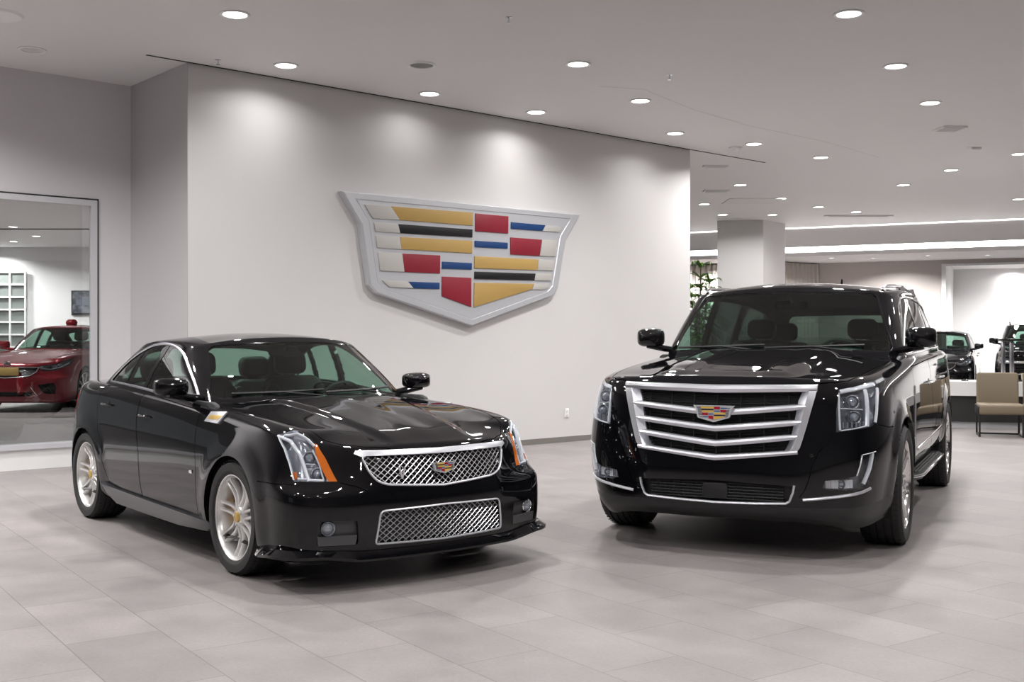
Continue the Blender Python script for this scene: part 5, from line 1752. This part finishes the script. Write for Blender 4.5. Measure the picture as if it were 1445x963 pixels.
for nm, pts, z0, z1 in (('window_gasket', [Lp(WR - .018, .0), Lp(WR, .0), Lp(WR, .012), Lp(WR - .018, .012)], WB, WT + .018), ('window_gasket', [Lp(WR - .018, .0), Lp(WL, .0), Lp(WL, .012), Lp(WR - .018, .012)], WT, WT + .018)):
    local_to(win, poly_prism(nm, pts, z0, z1, M_PLAST, None, None))
# baseboard
poly_prism('baseboard_center', [Wp(-.01, 0), Wp(8.2, 0), Wp(8.2, .014), Wp(-.01, .014)], 0, .075, M_BASE)
# dark shadow slot in the ceiling along the feature wall
poly_prism('trim_1', [Wp(-.46, .0), Wp(10.1, .0), Wp(10.1, .03), Wp(-.46, .03)], CEIL - .004, CEIL + .01, M_DARK)
# hairline joint in the ceiling board
jp = [(1.0, 12.9), (1.54, 13.06), (1.61, 13.17), (2.32, 14.23), (3.27, 15.31), (4.56, 16.45), (5.88, 17.92)]
m = MB(); m.tube([(x_, y_, CEIL) for x_, y_ in jp], .0018, n=4); o = m.build('trim_2', mat('joint_grey', (.33, .315, .315), .7)); o['kind'] = 'structure'

# ---- next bay seen through the window (raised floor)
BAY = .25
poly_prism('floor_bay', [Lp(.2, -.2), Lp(22, -.2), (-24, 42), (-9, 42), (-7.0, 20)], 0.0, BAY, MATS.get('x') or bpy.data.materials['floor_tile'])
poly_prism('wall_bay_back', [(-24, 35.4), (-6, 35.4), (-6, 35.6), (-24, 35.6)], 0, CEIL, M_WHITE)
poly_prism('wall_bay_right', [Lp(-.2, -.25), (-4.6, 35.4), (-4.4, 35.4), Lp(-.5, -.25)], 0, CEIL, M_WHITE)
poly_prism('trim_3', [(-24, 29.4), (-5, 29.4), (-5, 29.52), (-24, 29.52)], CEIL - .02, CEIL + .01, mat('slot_dark', (.05, .045, .04), .7))
m = MB()
gx0, gx1, gz0, gz1 = -16.8, -15.35, .4, 3.55
m.box(((gx0 + gx1) / 2, 35.33, (gz0 + gz1) / 2), (gx1 - gx0, .04, gz1 - gz0))
gb = m.build('wall_panel_grid', mat('grid_panel_glass', (.20, .22, .21), .2), None); tag(gb, kind='structure'); gb.name = 'window_2'
m = MB()
for k in range(4): m.box((gx0 + (gx1 - gx0) * k / 3, 35.28, (gz0 + gz1) / 2), (.05, .06, gz1 - gz0))
for k in range(9): m.box(((gx0 + gx1) / 2, 35.28, gz0 + (gz1 - gz0) * k / 8), (gx1 - gx0 + .05, .062, .05))
local_to(gb, m.build('window_muntins', M_WHITE))
# framed picture on the bay wall
m = MB(); m.box((-13.45, 35.36, 2.58), (.95, .05, .78)); pic = m.build('framed_picture', mat('picture_frame_black', (.03, .03, .03), .4))
tag(pic, 'dark framed picture of a grey car on the white wall beyond the window', 'picture')
m = MB(); m.box((-13.45, 35.325, 2.60), (.86, .02, .68))
def pic_mat():
    m_ = bpy.data.materials.new('picture_print'); m_.use_nodes = True; nt = m_.node_tree; b = nt.nodes['Principled BSDF']
    tc = nt.nodes.new('ShaderNodeTexCoord'); n = nt.nodes.new('ShaderNodeTexNoise'); n.inputs['Scale'].default_value = 5; n.inputs['Detail'].default_value = 4
    c = nt.nodes.new('ShaderNodeValToRGB'); c.color_ramp.elements[0].color = (.03, .035, .045, 1); c.color_ramp.elements[1].color = (.22, .24, .28, 1)
    c.color_ramp.elements[0].position = .35; c.color_ramp.elements[1].position = .7
    nt.links.new(tc.outputs['Object'], n.inputs[0]); nt.links.new(n.outputs['Fac'], c.inputs[0]); nt.links.new(c.outputs[0], b.inputs['Base Color'])
    return m_
local_to(pic, m.build('print', pic_mat()))
m = MB()
car_sil = [(-.34, -.12), (.34, -.12), (.36, -.02), (.26, .04), (.16, .06), (.08, .15), (-.12, .16), (-.22, .06), (-.34, .02)]
m.prism(car_sil, .01, ((-13.42, 35.31, 2.62), (1, 0, 0), (0, 0, 1), (0, -1, 0)), 0)
local_to(pic, m.build('printed_car', mat('print_grey', (.16, .18, .22), .4), None, fix=True))

# ---- far right: column, cove, soffit, curtain, back wall with opening
poly_prism('wall_column', [(5.05, 27.5), (6.13, 27.28), (6.89, 28.19), (5.81, 28.42)], 0, CEIL, M_WALL)
SOF = 3.69
def rail(name, s0, s1, d0, d1, z0, z1, m_):
    return poly_prism(name, [Cp(s0, d0), Cp(s1, d0), Cp(s1, d1), Cp(s0, d1)], z0, z1, m_)
rail('ceiling_fascia', -9, 20, .0, .12, SOF + .135, CEIL - .026, M_CEIL)
rail('trim_4', -9, 20, -.015, .12, CEIL - .028, CEIL - .0, mat('cove_emission_dim', (1, 1, 1), .5, emit=(1, .975, .96), es=2.2))
rail('trim_5', -9, 20, .0, .12, SOF + .005, SOF + .13, M_COVE)
rail('ceiling_soffit', -9, 20, .0, 9.0, SOF - .10, SOF, M_CEIL)
BW = 3.0      # distance of the back wall behind the cove
bw0 = Cp(.35, BW)
def Bp(s, d=0.0): return Cp(.35 + s, BW + d)
OP = 3.33
poly_prism('wall_back', [Bp(0), Bp(OP), Bp(OP, .2), Bp(0, .2)], 0, SOF, M_TAUPE)
poly_prism('wall_back_header', [Bp(OP), Bp(17), Bp(17, .2), Bp(OP, .2)], 3.44, SOF, M_TAUPE)
poly_prism('trim_6', [Bp(OP - .07, -.04), Bp(OP + .04, -.04), Bp(OP + .04, .24), Bp(OP - .07, .24)], 0, 3.48, M_WHITE)
poly_prism('trim_7', [Bp(OP + .04, -.04), Bp(17, -.04), Bp(17, .24), Bp(OP + .04, .24)], 3.42, 3.48, M_WHITE)
poly_prism('wall_niche_left', [Bp(OP - .1, .2), Bp(OP + .0, .2), Bp(OP + .0, 6), Bp(OP - .1, 6)], 0, SOF, M_WHITE)
poly_prism('wall_niche_back', [Bp(OP - .1, 4.6), Bp(17, 4.6), Bp(17, 4.8), Bp(OP - .1, 4.8)], 0, SOF, M_WHITE)
# curtain: vertical folds
def curtain(name, x0, y0, x1, y1, z0, z1, label):
    L_ = math.hypot(x1 - x0, y1 - y0); n = int(L_ / .02); vs = []; fs = []
    tx, ty = (x1 - x0) / L_, (y1 - y0) / L_
    for i in range(n + 1):
        s = L_ * i / n; d = .05 * math.sin(s * 2 * PI / .17) + .012 * math.sin(s * 9.1)
        for z in (z0, z1): vs.append((x0 + tx * s + ty * d, y0 + ty * s - tx * d, z))
    for i in range(n): fs.append((2 * i, 2 * i + 2, 2 * i + 3, 2 * i + 1))
    mb = MB(); mb.add(vs, fs, 0, True)
    o_ = mb.build(name, mat('curtain_fabric', (.72, .67, .63), .8))
    so = o_.modifiers.new('s', 'SOLIDIFY'); so.thickness = .006
    return tag(o_, label, 'curtain')
curtain('curtain', bw0[0] - 1.35, bw0[1] - 1.0, bw0[0] - .02, bw0[1] - .02, .01, SOF - .13, 'pleated beige curtain between the square column and the taupe back wall')
curtain('curtain', 2.2, 34.3, bw0[0] - 1.45, bw0[1] - .95, .01, SOF - .13, 'pale pleated curtain behind the tall leafy plant')

# ---- enclosing walls out of frame (they close the room the cars reflect)
poly_prism('wall_right', [(22, -9), (22.3, -9), (22.3, 40), (22, 40)], 0, CEIL, M_WALL2)
poly_prism('wall_front', [(-24, -9), (26, -9), (26, -8.8), (-24, -8.8)], 0, CEIL, M_WALL2)
poly_prism('wall_far', [(-6, 41), (26, 41), (26, 41.2), (-6, 41.2)], 0, CEIL, M_WALL2)

# ---- wall emblem
CREST_S, CREST_Z = 3.81, 2.45
cx_, cy_ = Wp(CREST_S, .05)
M_CS = mat('brushed_silver', (.60, .61, .64), .36, .45)
crest_mats = [M_CS, mat('crest_stone_grey', (.43, .415, .395), .6), mat('crest_gold', (.41, .265, .08), .5), mat('crest_black', (.008, .008, .009), .4), mat('crest_red', (.22, .006, .02), .5), mat('crest_blue', (.0, .036, .145), .5)]
ce = empty('wall_emblem', (cx_, cy_, CREST_Z), label='large silver crest emblem with red, gold, blue and black panels on the white wall', cat='wall emblem')
AX = Vector((TX, TY, 0)); AZ = Vector((0, 0, 1)); AN = Vector((NX, NY, 0))
def cpoly(poly, q=1.0): return [((a + .015) * q - .015, (b + .05) * q - .05) for a, b in poly]
m = MB()
n_ = len(CREST['outer']); vs = []
lv = ((CREST['outer'], -.045), (CREST['outer'], .035), (cpoly(CREST['outer'], .985), .05), (cpoly(CREST['inner'], 1.008), .05), (CREST['inner'], .040), (cpoly(CREST['inner'], .992), .044))
for poly, h in lv: vs += [AX * a + AZ * b + AN * h for a, b in poly]
fs = []
for L in range(len(lv) - 1):
    for i in range(n_):
        j = (i + 1) % n_; fs.append((L * n_ + i, L * n_ + j, (L + 1) * n_ + j, (L + 1) * n_ + i))
fs.append(tuple((len(lv) - 1) * n_ + i for i in range(n_))); fs.append(tuple(range(n_)))
m.add(vs, fs, 0, False)
m.build('shield_plate', M_CS, ce, fix=True)
PN = {'grey': 'grey_panel', 'yellow': 'gold_panel', 'black': 'black_panel', 'red': 'red_panel', 'blue': 'blue_panel'}
PM = {'grey': crest_mats[1], 'yellow': crest_mats[2], 'black': crest_mats[3], 'red': crest_mats[4], 'blue': crest_mats[5]}
for key, poly in CREST.items():
    kd = key.rstrip('0123456789')
    if kd in PN:
        m = MB(); m.prism(poly, .016, (AN * .040, AX, AZ, AN), 0)
        m.build(PN[kd], PM[kd], ce, bevel=.002, fix=True)

# ---- wall outlet
cxo, cyo = Wp(5.555, .0)
m = MB(); m.rbox((0, 0, 0), (.075, .012, .125), .008, axis='Y')
so = m.build('wall_outlet', M_WHITE); so.location = (cxo + NX * .006, cyo + NY * .006, .40); so.rotation_euler = (0, 0, math.atan2(TY, TX))
tag(so, 'small white power outlet plate low on the white wall', 'outlet')
for z_ in (.028, -.028):
    m = MB()
    m.rbox((0, -.008, z_), (.034, .006, .03), .008, axis='Y', mi=0)
    for x_ in (-.007, .007): m.box((x_, -.0105, z_ + .003), (.003, .002, .010), 1)
    m.build('socket', [M_WHITE, M_DARK], so)

# ---- ceiling fittings
LIGHT_E = 54
def area(x, y, z, r, e, spread=150, col=(1, .98, .965), name='light', rot=None, parent=None):
    L = bpy.data.lights.new(name, 'AREA'); L.shape = 'DISK'; L.size = 2 * r; L.energy = e; L.color = col
    L.spread = math.radians(spread)
    o_ = bpy.data.objects.new(name, L); COL.objects.link(o_); o_.location = (x, y, z)
    if rot: o_.rotation_euler = rot
    if parent is not None: o_.parent = parent
    return o_

_m = MB(); _m.lathe([(.105, .0), (.135, 0), (.138, -.008), (.128, -.014), (.108, -.010), (.105, .0)], 'Z', 32)
_ring = _m.build('trim_ring', M_WHITE, None, fix=True); ring_me = _ring.data; bpy.data.objects.remove(_ring)
_m = MB(); _m.lathe([(.0001, -.006), (.107, -.006), (.107, 0)], 'Z', 28)
_d = _m.build('diffuser', M_EMIT, None, fix=True); dif_me = _d.data; bpy.data.objects.remove(_d)
_m = MB(); _m.lathe([(.0001, -.004), (.04, -.004), (.105, .0)], 'Z', 28)
_d = _m.build('diffuser', mat('lamp_unlit', (.62, .62, .62), .3), None, fix=True); off_me = _d.data; bpy.data.objects.remove(_d)

def downlight(x, y, on=True, label='', z=CEIL, e=None, k=1.0, group=None, lens=None):
    t = empty('ceiling_light', (x, y, z), label=label, cat='ceiling light', group=group)
    link('trim_ring', ring_me, t)
    link('diffuser', dif_me if on else off_me, t)
    if k != 1.0: t.scale = (k, k, 1)
    if on:
        area(0, 0, -.02, .09 if (e or 99) > 20 else .13, LIGHT_E if e is None else e, parent=t)
    return t

LIGHTS = [
 (-2.49, 10.05, 1, 'lit downlight at the top edge above the left half of the white wall'),
 (-2.41, 11.92, 1, 'lit downlight beside the top left corner of the white wall'),
 (-.98, 13.29, 2, 'faint wall-washing downlight straight above the wall emblem'),
 (.31, 14.36, 1, 'lit downlight close to the white wall, second after the emblem'),
 (.70, 11.86, 1, 'lit downlight in the middle of the ceiling, nearest the round speaker'),
 (1.57, 13.68, 1, 'lit downlight next to the small sprinkler head'),
 (2.31, 15.83, 1, 'lit downlight close to the far end of the white wall'),
 (3.61, 16.69, 1, 'lit downlight touching the white smoke detector'),
 (3.02, 10.03, 1, 'large lit downlight at the top edge above the tall black vehicle'),
 (4.10, 11.95, 1, 'lit downlight, second of the right-hand row running away'),
 (5.16, 13.80, 1, 'lit downlight just in front of the square air vent'),
 (7.56, 19.26, 1, 'lit downlight behind the square air vent and small sensor'),
 (4.95, 17.92, 1, 'lit downlight halfway between the smoke detector and the cove'),
 (7.39, 21.11, 1, 'lit downlight above the gap between the column and right edge'),
 (7.98, 17.58, 1, 'lit downlight cut by the right edge of the photo'),
 (4.31, 21.11, 1, 'lit downlight before the square ceiling panel'),
 (5.56, 23.12, 1, 'lit downlight beside the square ceiling panel'),
 (4.14, 24.08, 1, 'lit downlight left of the column, near the wall end'),
 (6.74, 24.59, 1, 'lit downlight right of the column top'),
 (6.08, 26.12, 1, 'lit downlight right at the top of the column'),
 (4.92, 26.12, 1, 'lit downlight at the column, on its left edge'),
 (7.86, 25.54, 1, 'small lit downlight by the thin flat vent before the cove'),
 (10.52, 23.23, 1, 'lit downlight above the cove strip at the right edge'),
 (-4.84, 11.28, 0, 'dim downlight above the corner of the grey left wall'),
]
for x_, y_, on, lb in LIGHTS:
    t = downlight(x_, y_, on > 0, lb, e=LIGHT_E * (1 if on == 1 else .4) * (.38 if y_ > 23.5 and x_ < 7 else 1) * (.17 if ((x_ - P0[0]) * NX + (y_ - P0[1]) * NY) < .9 and x_ < 3 else 1))
# rows out of the frame that light the near floor and show in the paintwork; last four are added fill for the left wall
for x_, y_ in ((-4.6, 7.6), (-.9, 7.8), (2.6, 8.0), (5.9, 9.8), (-3.6, 4.6), (0.2, 4.8), (3.6, 5.0), (7.2, 6.8), (-3.2, 1.6), (.6, 1.2), (4.4, 1.8), (-2, -2), (2.4, -2), (6.6, -1.5), (8.6, 11.5), (9.6, 14.6), (10.6, 19), (-7.2, 6.5), (-6.5, 2.5), (-6.3, 9.3), (-6.3, 9.3), (-7.6, 9.0), (-5.6, 9.6)):
    area(x_, y_, CEIL - .02, .09, LIGHT_E)
# next bay
for x_, y_, lb in ((-9.6, 23.4, 'lit downlight beyond the window, just under its frame'), (-13.4, 31.5, 'lit downlight beyond the window, above the framed picture'),
                   (-12.9, 28.9, 'lit downlight beyond the window, before the dark ceiling slot'), (-14.8, 33.2, 'lit downlight beyond the window, above the white gridded window')):
    downlight(x_, y_, True, lb, e=100)
for x_, y_ in ((-13, 24), (-9.5, 17.0), (-14, 18.5), (-11, 28)): area(x_, y_, CEIL - .02, .3, 120)
area(-16.2, 34.6, CEIL - .1, .2, 90)
# broad pale glowing panel under the ceiling of the next bay
poly_prism('ceiling_panel_bay', [(-16, 19.5), (-11.2, 22.8), (-11.0, 24.0), (-16, 23.4)], CEIL - .03, CEIL - .005, mat('panel_glow', (.8, .8, .8), .5, emit=(1, .95, .92), es=.55))
# added fill lamps, then soffit lights and inner room
for p_ in ((5.6, 31.2), (4.6, 32.4)): area(p_[0], p_[1], SOF - .12, .2, 45)  # fill without fittings, added to brighten the pale curtain
for s_ in (2.6, 5.0, 8.0): p_ = Cp(s_, 1.9); area(p_[0], p_[1], SOF - .12, .12, 60)  # more fill added under the soffit to lift the taupe wall
for k, (s, d) in enumerate(((2.0, 1.4), (3.4, 1.0), (4.8, 1.5), (6.2, 1.1), (1.0, .9))):
    p = Cp(s, d); tt = downlight(p[0], p[1], True, ['small lit downlight in the low soffit above the taupe wall, nearest the curtain', 'small lit downlight in the low soffit, second from the curtain', 'small lit downlight in the low soffit above the white framed opening', 'small lit downlight in the low soffit at the right edge', 'small lit downlight in the low soffit right of the column'][k], z=SOF - .10, e=60, k=.6)
for s in (5.2, 7.5, 10): p = Bp(s, 2.4); area(p[0], p[1], SOF - .12, .3, 130)
p = Bp(5.0, 4.2); area(p[0], p[1], SOF - .12, .12, 14)

def tagm(o_, lb, c, g=None): return tag(o_, lb, c, g)
# round speaker, detector, vents, sprinklers
m = MB(); m.lathe([(.0001, -.006), (.12, -.008), (.125, -.004)], 'Z', 32, 1); m.lathe([(.122, -.004), (.128, -.016), (.145, -.014), (.15, 0)], 'Z', 32, 0)
o = m.build('ceiling_speaker', [M_WHITE, mat('speaker_mesh', (.16, .16, .16), .5)], None, fix=True); o.location = (-.96, 11.89, CEIL); tagm(o, 'round ceiling speaker with a dark grille, above the emblem', 'speaker')
m = MB(); m.lathe([(.0001, -.06), (.05, -.06), (.07, -.04), (.075, -.022), (.10, -.02), (.105, 0)], 'Z', 28)
o = m.build('smoke_detector', M_WHITE, None, fix=True); o.location = (3.40, 17.0, CEIL); tagm(o, 'white smoke detector beside a lit downlight', 'smoke detector')
def vent(name, x, y, sx, sy, lb, rz=0.0, c='vent'):
    m = MB(); m.box((0, 0, -.012), (sx, sy, .024), 0)
    for k in range(5): m.box((0, -sy * .36 + sy * .72 * k / 4, -.028), (sx * .84, sy * .06, .008), 0)
    m.box((0, 0, -.0245), (sx * .86, sy * .86, .002), 1)
    o_ = m.build(name, [M_WHITE, mat('vent_shadow', (.50, .48, .48), .6)]); o_.location = (x, y, CEIL); o_.rotation_euler = (0, 0, rz); return tag(o_, lb, c)
vent('ceiling_vent', 6.05, 15.45, .34, .34, 'square white ceiling air vent behind the right row of downlights', .1)
vent('ceiling_vent', 3.42, 18.79, .42, .12, 'slim white ceiling vent just behind the smoke detector', .05)
vent('ceiling_vent', 8.15, 26.3, 1.6, .12, 'thin flat ceiling vent in front of the cove light', .0)
vent('ceiling_vent', 4.0, 21.9, .5, .22, 'small flat ceiling vent between two lit downlights near the wall end', .0)
m = MB(); m.box((0, 0, -.006), (1.1, .9, .012)); o = m.build('ceiling_panel', mat('panel_pale', (.66, .64, .63), .5)); o.location = (5.05, 23.55, CEIL); tag(o, 'flat square access panel in the ceiling before the column', 'ceiling panel')
m = MB(); m.lathe([(.0001, -.035), (.035, -.03), (.045, 0)], 'Z', 16); m.tube([(0, 0, -.02), (.16, .0, -.02)], .02)
o = m.build('ceiling_sensor', M_WHITE, None, fix=True); o.location = (6.97, 17.0, CEIL); tag(o, 'small white ceiling sensor behind the square air vent', 'sensor')
for x_, y_, lb in ((1.74, 12.36, 'small sprinkler head in the middle of the ceiling'), (-3.07, 11.68, 'small sprinkler head near the corner of the white wall'), (-.03, 10.15, 'tiny sprinkler head near the top edge above the emblem')):
    m = MB(); m.lathe([(.0001, -.004), (.03, -.004), (.034, 0)], 'Z', 16); m.tube([(0, 0, 0), (0, 0, -.05)], .008, n=8); m.lathe([(.0001, -.05), (.022, -.05), (.022, -.054), (.0001, -.054)], 'Z', 12)
    o = m.build('ceiling_sprinkler', M_SCHROME, None, fix=True); o.location = (x_, y_, CEIL); tag(o, lb, 'sprinkler')
m = MB(); m.lathe([(.0001, -.004), (.06, -.006), (.15, -.02), (.2, -.02), (.22, 0)], 'Z', 28); o = m.build('ceiling_light', M_WHITE, None, fix=True); o.location = (-4.62, 10.05, CEIL); tag(o, 'white unlit ceiling light cut by the top left edge of the photo', 'ceiling light')

# ---- reception desk (curved, white apron over a black body)
def arc_pts(cx, cy, r, a0, a1, n): return [(cx + r * math.cos(a0 + (a1 - a0) * k / n), cy + r * math.sin(a0 + (a1 - a0) * k / n)) for k in range(n + 1)]
dk = empty('reception_desk', (8.6, 18.9, 0), label='curved reception desk with white top and black body behind the beige chairs', cat='desk')
def ring_poly(r0, r1):
    return arc_pts(0.3, 3.6, r1, -PI / 2 - .62, -PI / 2 + .75, 24) + arc_pts(0.3, 3.6, r0, -PI / 2 + .75, -PI / 2 - .62, 24)
for nm, r0, r1, z0, z1, m_ in (('desk_top', 4.1, 5.0, .52, .745, M_WHITE), ('desk_body', 4.15, 4.92, .10, .52, mat('desk_black', (.022, .022, .022), .45)), ('desk_plinth', 4.2, 4.88, 0, .10, mat('plinth_grey', (.55, .56, .58), .4))):
    poly_prism(nm, ring_poly(r0, r1), z0, z1, m_, dk, None)
# a metal stand with black top on the desk
st = empty('display_stand', (7.95, 17.9, .745), label='metal display stand with two poles and black top on the desk', cat='stand')
m = MB(); m.rbox((0, 0, .015), (.34, .24, .03), .02); m.build('base', M_PLAST, st)
for x_ in (-.09, .05):
    m = MB(); m.rbox((x_, 0, .33), (.055, .05, .62), .01); m.build('pole', M_SCHROME, st)
m = MB(); m.rbox((.03, 0, .665), (.34, .22, .035), .03); m.build('top_plate', M_GLOSSP, st)
m = MB(); m.lathe([(.0001, 0), (.06, 0), (.055, .012), (.02, .03), (.0001, .032)], 'Z', 18); o = m.build('desk_bell', M_GLOSSP, None, fix=True); o.location = (7.35, 18.15, .745); tag(o, 'small black puck on the white desk top', 'desk accessory')
m = MB(); m.lathe([(.0001, 0), (.06, 0), (.075, .13), (.068, .13), (.055, .01), (.0001, .01)], 'Z', 20); m.tube([(.07, 0, .11), (.12, 0, .09), (.11, 0, .04), (.062, 0, .03)], .01); o = m.build('cup', mat('cup_beige', (.55, .46, .33), .5), None, fix=True); o.location = (8.25, 17.95, .745); tag(o, 'beige cup on the desk behind the chair back', 'cup')

# ---- beige bench chairs
M_CH = mat('chair_beige', (.19, .15, .10), .6, bump=(80, .1, .002)); M_CL = mat('chair_black_metal', (.012, .012, .012), .4)
def chair(x, y, rz, lb, grp=None):
    t = empty('lounge_chair', (x, y, 0), rz, lb, 'chair', grp)
    # local: width along X, front towards -Y
    m = MB(); m.rbox((0, -.02, .40), (.60, .62, .15), .035, axis='X'); m.build('seat', M_CH, t, angle=50)
    m = MB(); R_ = Matrix.Rotation(-.16, 3, 'X'); m.rbox((0, .32, .68), (.58, .09, .48), .04, M=R_, axis='Y'); m.build('backrest', M_CH, t, angle=50)
    for s_ in (-1, 1):
        m = MB(); m.rbox((s_ * .308, -.02, .39), (.018, .60, .13), .03, axis='X'); m.build('side_panel', M_CL, t)
        m = MB(); m.box((s_ * .29, -.28, .17), (.025, .025, .34)); m.build('leg', M_CL, t)
        m = MB(); m.box((s_ * .29, .26, .17), (.025, .025, .34)); m.build('leg', M_CL, t)
        m = MB(); m.box((s_ * .29, -.01, .0125), (.025, .56, .025)); m.build('runner', M_CL, t)
    m = MB(); m.box((0, .26, .0125), (.56, .025, .025)); m.build('stretcher', M_CL, t)
    return t
chair(7.17, 16.45, -.32, 'beige upholstered chair with black metal legs, whole in view')
chair(7.78, 16.25, -.32, 'beige upholstered chair cut by the right edge, joined to its neighbour')

# ---- tall leafy plant behind the end of the white wall
def plant(x, y):
    t = empty('potted_plant', (x, y, 0), label='tall green leafy plant at the far end of the white wall', cat='plant')
    m = MB(); m.lathe([(.0001, 0), (.20, 0), (.27, .5), (.25, .5), (.22, .42), (.0001, .42)], 'Z', 28); m.build('pot', mat('pot_white', (.6, .6, .6), .4), t, fix=True)
    rng = random.Random(4); m = MB(); tips = []
    for k, (hh, dx, dy) in enumerate(((3.12, .04, 0), (2.62, -.20, .08), (2.75, .24, -.06), (2.1, -.12, -.16), (2.0, .28, .14))):
        pts = [(dx * (z / hh) ** 2, dy * (z / hh) ** 2, z) for z in np.linspace(.4, hh, 12)]
        m.tube(pts, [.024 - .0012 * q for q in range(12)], n=7); tips.append(pts)
    m.build('stem', mat('plant_stem', (.10, .085, .035), .7), t)
    m = MB()
    def leaf(p, az, L_, up, w):
        d = Vector((math.cos(az), math.sin(az), 0)); sd = Vector((-d.y, d.x, 0)); vs = []; n = 8
        for i in range(n + 1):
            u = i / n
            c = Vector(p) + d * (L_ * math.sin(u * 1.45)) + Vector((0, 0, L_ * (up * u - (up * .75 + .25) * u * u)))
            ww = w * math.sin(PI * min(1, .10 + u * .90)) ** .8
            vs += [c + sd * ww + Vector((0, 0, .012)), c, c - sd * ww + Vector((0, 0, .012))]
        fs = []
        for i in range(n):
            for k in (0, 1): fs.append((i * 3 + k, i * 3 + k + 1, i * 3 + k + 4, i * 3 + k + 3))
        m.add(vs, fs, 0, True)
    for pts in tips:
        top = pts[-1]
        for k in range(14):
            leaf(top, k * 2.4 + rng.random(), .20 + rng.random() * .14, 1.1 + rng.random() * .9, .030 + rng.random() * .012)
        for z_i in range(4, 11):
            for k in range(6): leaf(pts[z_i], k * 1.1 + z_i * .9 + rng.random(), .30 + rng.random() * .18, .7 + rng.random() * .6, .034 + rng.random() * .018)
    pl = m.build('foliage', mat('leaf_green', (.075, .17, .022), .4, noise=(3, .45)), t, angle=80); pl['kind'] = 'stuff'
    return t
plant(4.45, 26.6)

# ================================================================== THE CARS
root = empty('black_sedan', (-.967, 7.272, 0), math.atan2(-2.15, 1.693), 'shiny black sedan with chrome mesh grille and amber headlights, parked on the left', 'car')
build_cts(root)
root = empty('black_suv', (1.768, 8.185, 0), math.atan2(-.901, -.434), 'large black SUV with wide silver bar grille, parked in front on the right', 'car')
build_esc(root)
root = empty('red_sedan', (-8.0, 18.7, BAY), math.atan2(-1, -.06), 'dark red sedan seen through the window on the left', 'car')
RA, RB = build_plain(root, scaled(CTS, .98), M_RED, scaleP(SED_P, .98), -2.74, .35, 'sedan')
m = MB(); m.rbox((.905, 0, .655), (.012, .42, .13), .01, axis='X'); m.build('licence_plate', mat('plate_gold', (.52, .36, .12), .4), root)
m = MB(); m.lathe([(.055, .0), (.055, .02), (.042, .02), (.042, .008), (.0001, .008)], 'X', 24, c=(.86, 0, .765)); m.build('round_emblem', M_CHROME, root, fix=True)
m = MB(); ellip(m, (-1.45, -.02, 1.47), (.16, .20, .14), p=2.2); m.tube([(-1.45, -.02, 1.40), (-1.45, -.02, 1.50)], .02); bow = m.build('gift_bow', mat('bow_red', (.30, .004, .012), .3), None)
bow.parent = root; ellip_bow = bow
root = empty('black_crossover', (10.95, 28.8, 0), math.atan2(-.9, -.42), 'black crossover with a round-edged roof, parked beyond the desk next to the taller black one', 'car')
build_plain(root, scaled(CTS, 1.14), M_BLACK, scaleP(SED_P, 1.14), -2.74, .38, 'sedan')
root = empty('black_crossover', (12.75, 26.9, 0), math.atan2(-.9, -.42), 'tall black vehicle with roof rails and chrome grille bar behind the beige chairs', 'car')
build_plain(root, scaled(ESC, .985), M_BLACK, scaleP(SUV_P, .985), -3.43, .40, 'suv')
for sg in (1, -1):
    m = MB(); m.tube(cr([(-1.45, .725 * sg, 1.80), (-1.52, .735 * sg, 1.865), (-2.1, .75 * sg, 1.90), (-3.2, .74 * sg, 1.885), (-3.8, .71 * sg, 1.80)], 4), .02, n=8); m.build('roof_rail', M_CHROME, root)

# ================================================================== camera, world, view
w = bpy.data.worlds.new('world'); scene.world = w; w.use_nodes = True
w.node_tree.nodes['Background'].inputs[0].default_value = (.8, .8, .82, 1); w.node_tree.nodes['Background'].inputs[1].default_value = .25
cam = bpy.data.cameras.new('camera'); cam.sensor_width = 36; cam.lens = F_PX / 1445 * 36; cam.shift_y = -1.5 / 1445; cam.clip_end = 200
o = bpy.data.objects.new('camera', cam); COL.objects.link(o); o.location = (0, 0, CAM_H); o.rotation_euler = (PI / 2, 0, 0); scene.camera = o
scene.view_settings.view_transform = 'Standard'; scene.view_settings.look = 'None'; scene.view_settings.gamma = 1; scene.view_settings.use_curve_mapping = False
scene.view_settings.exposure = 0.25
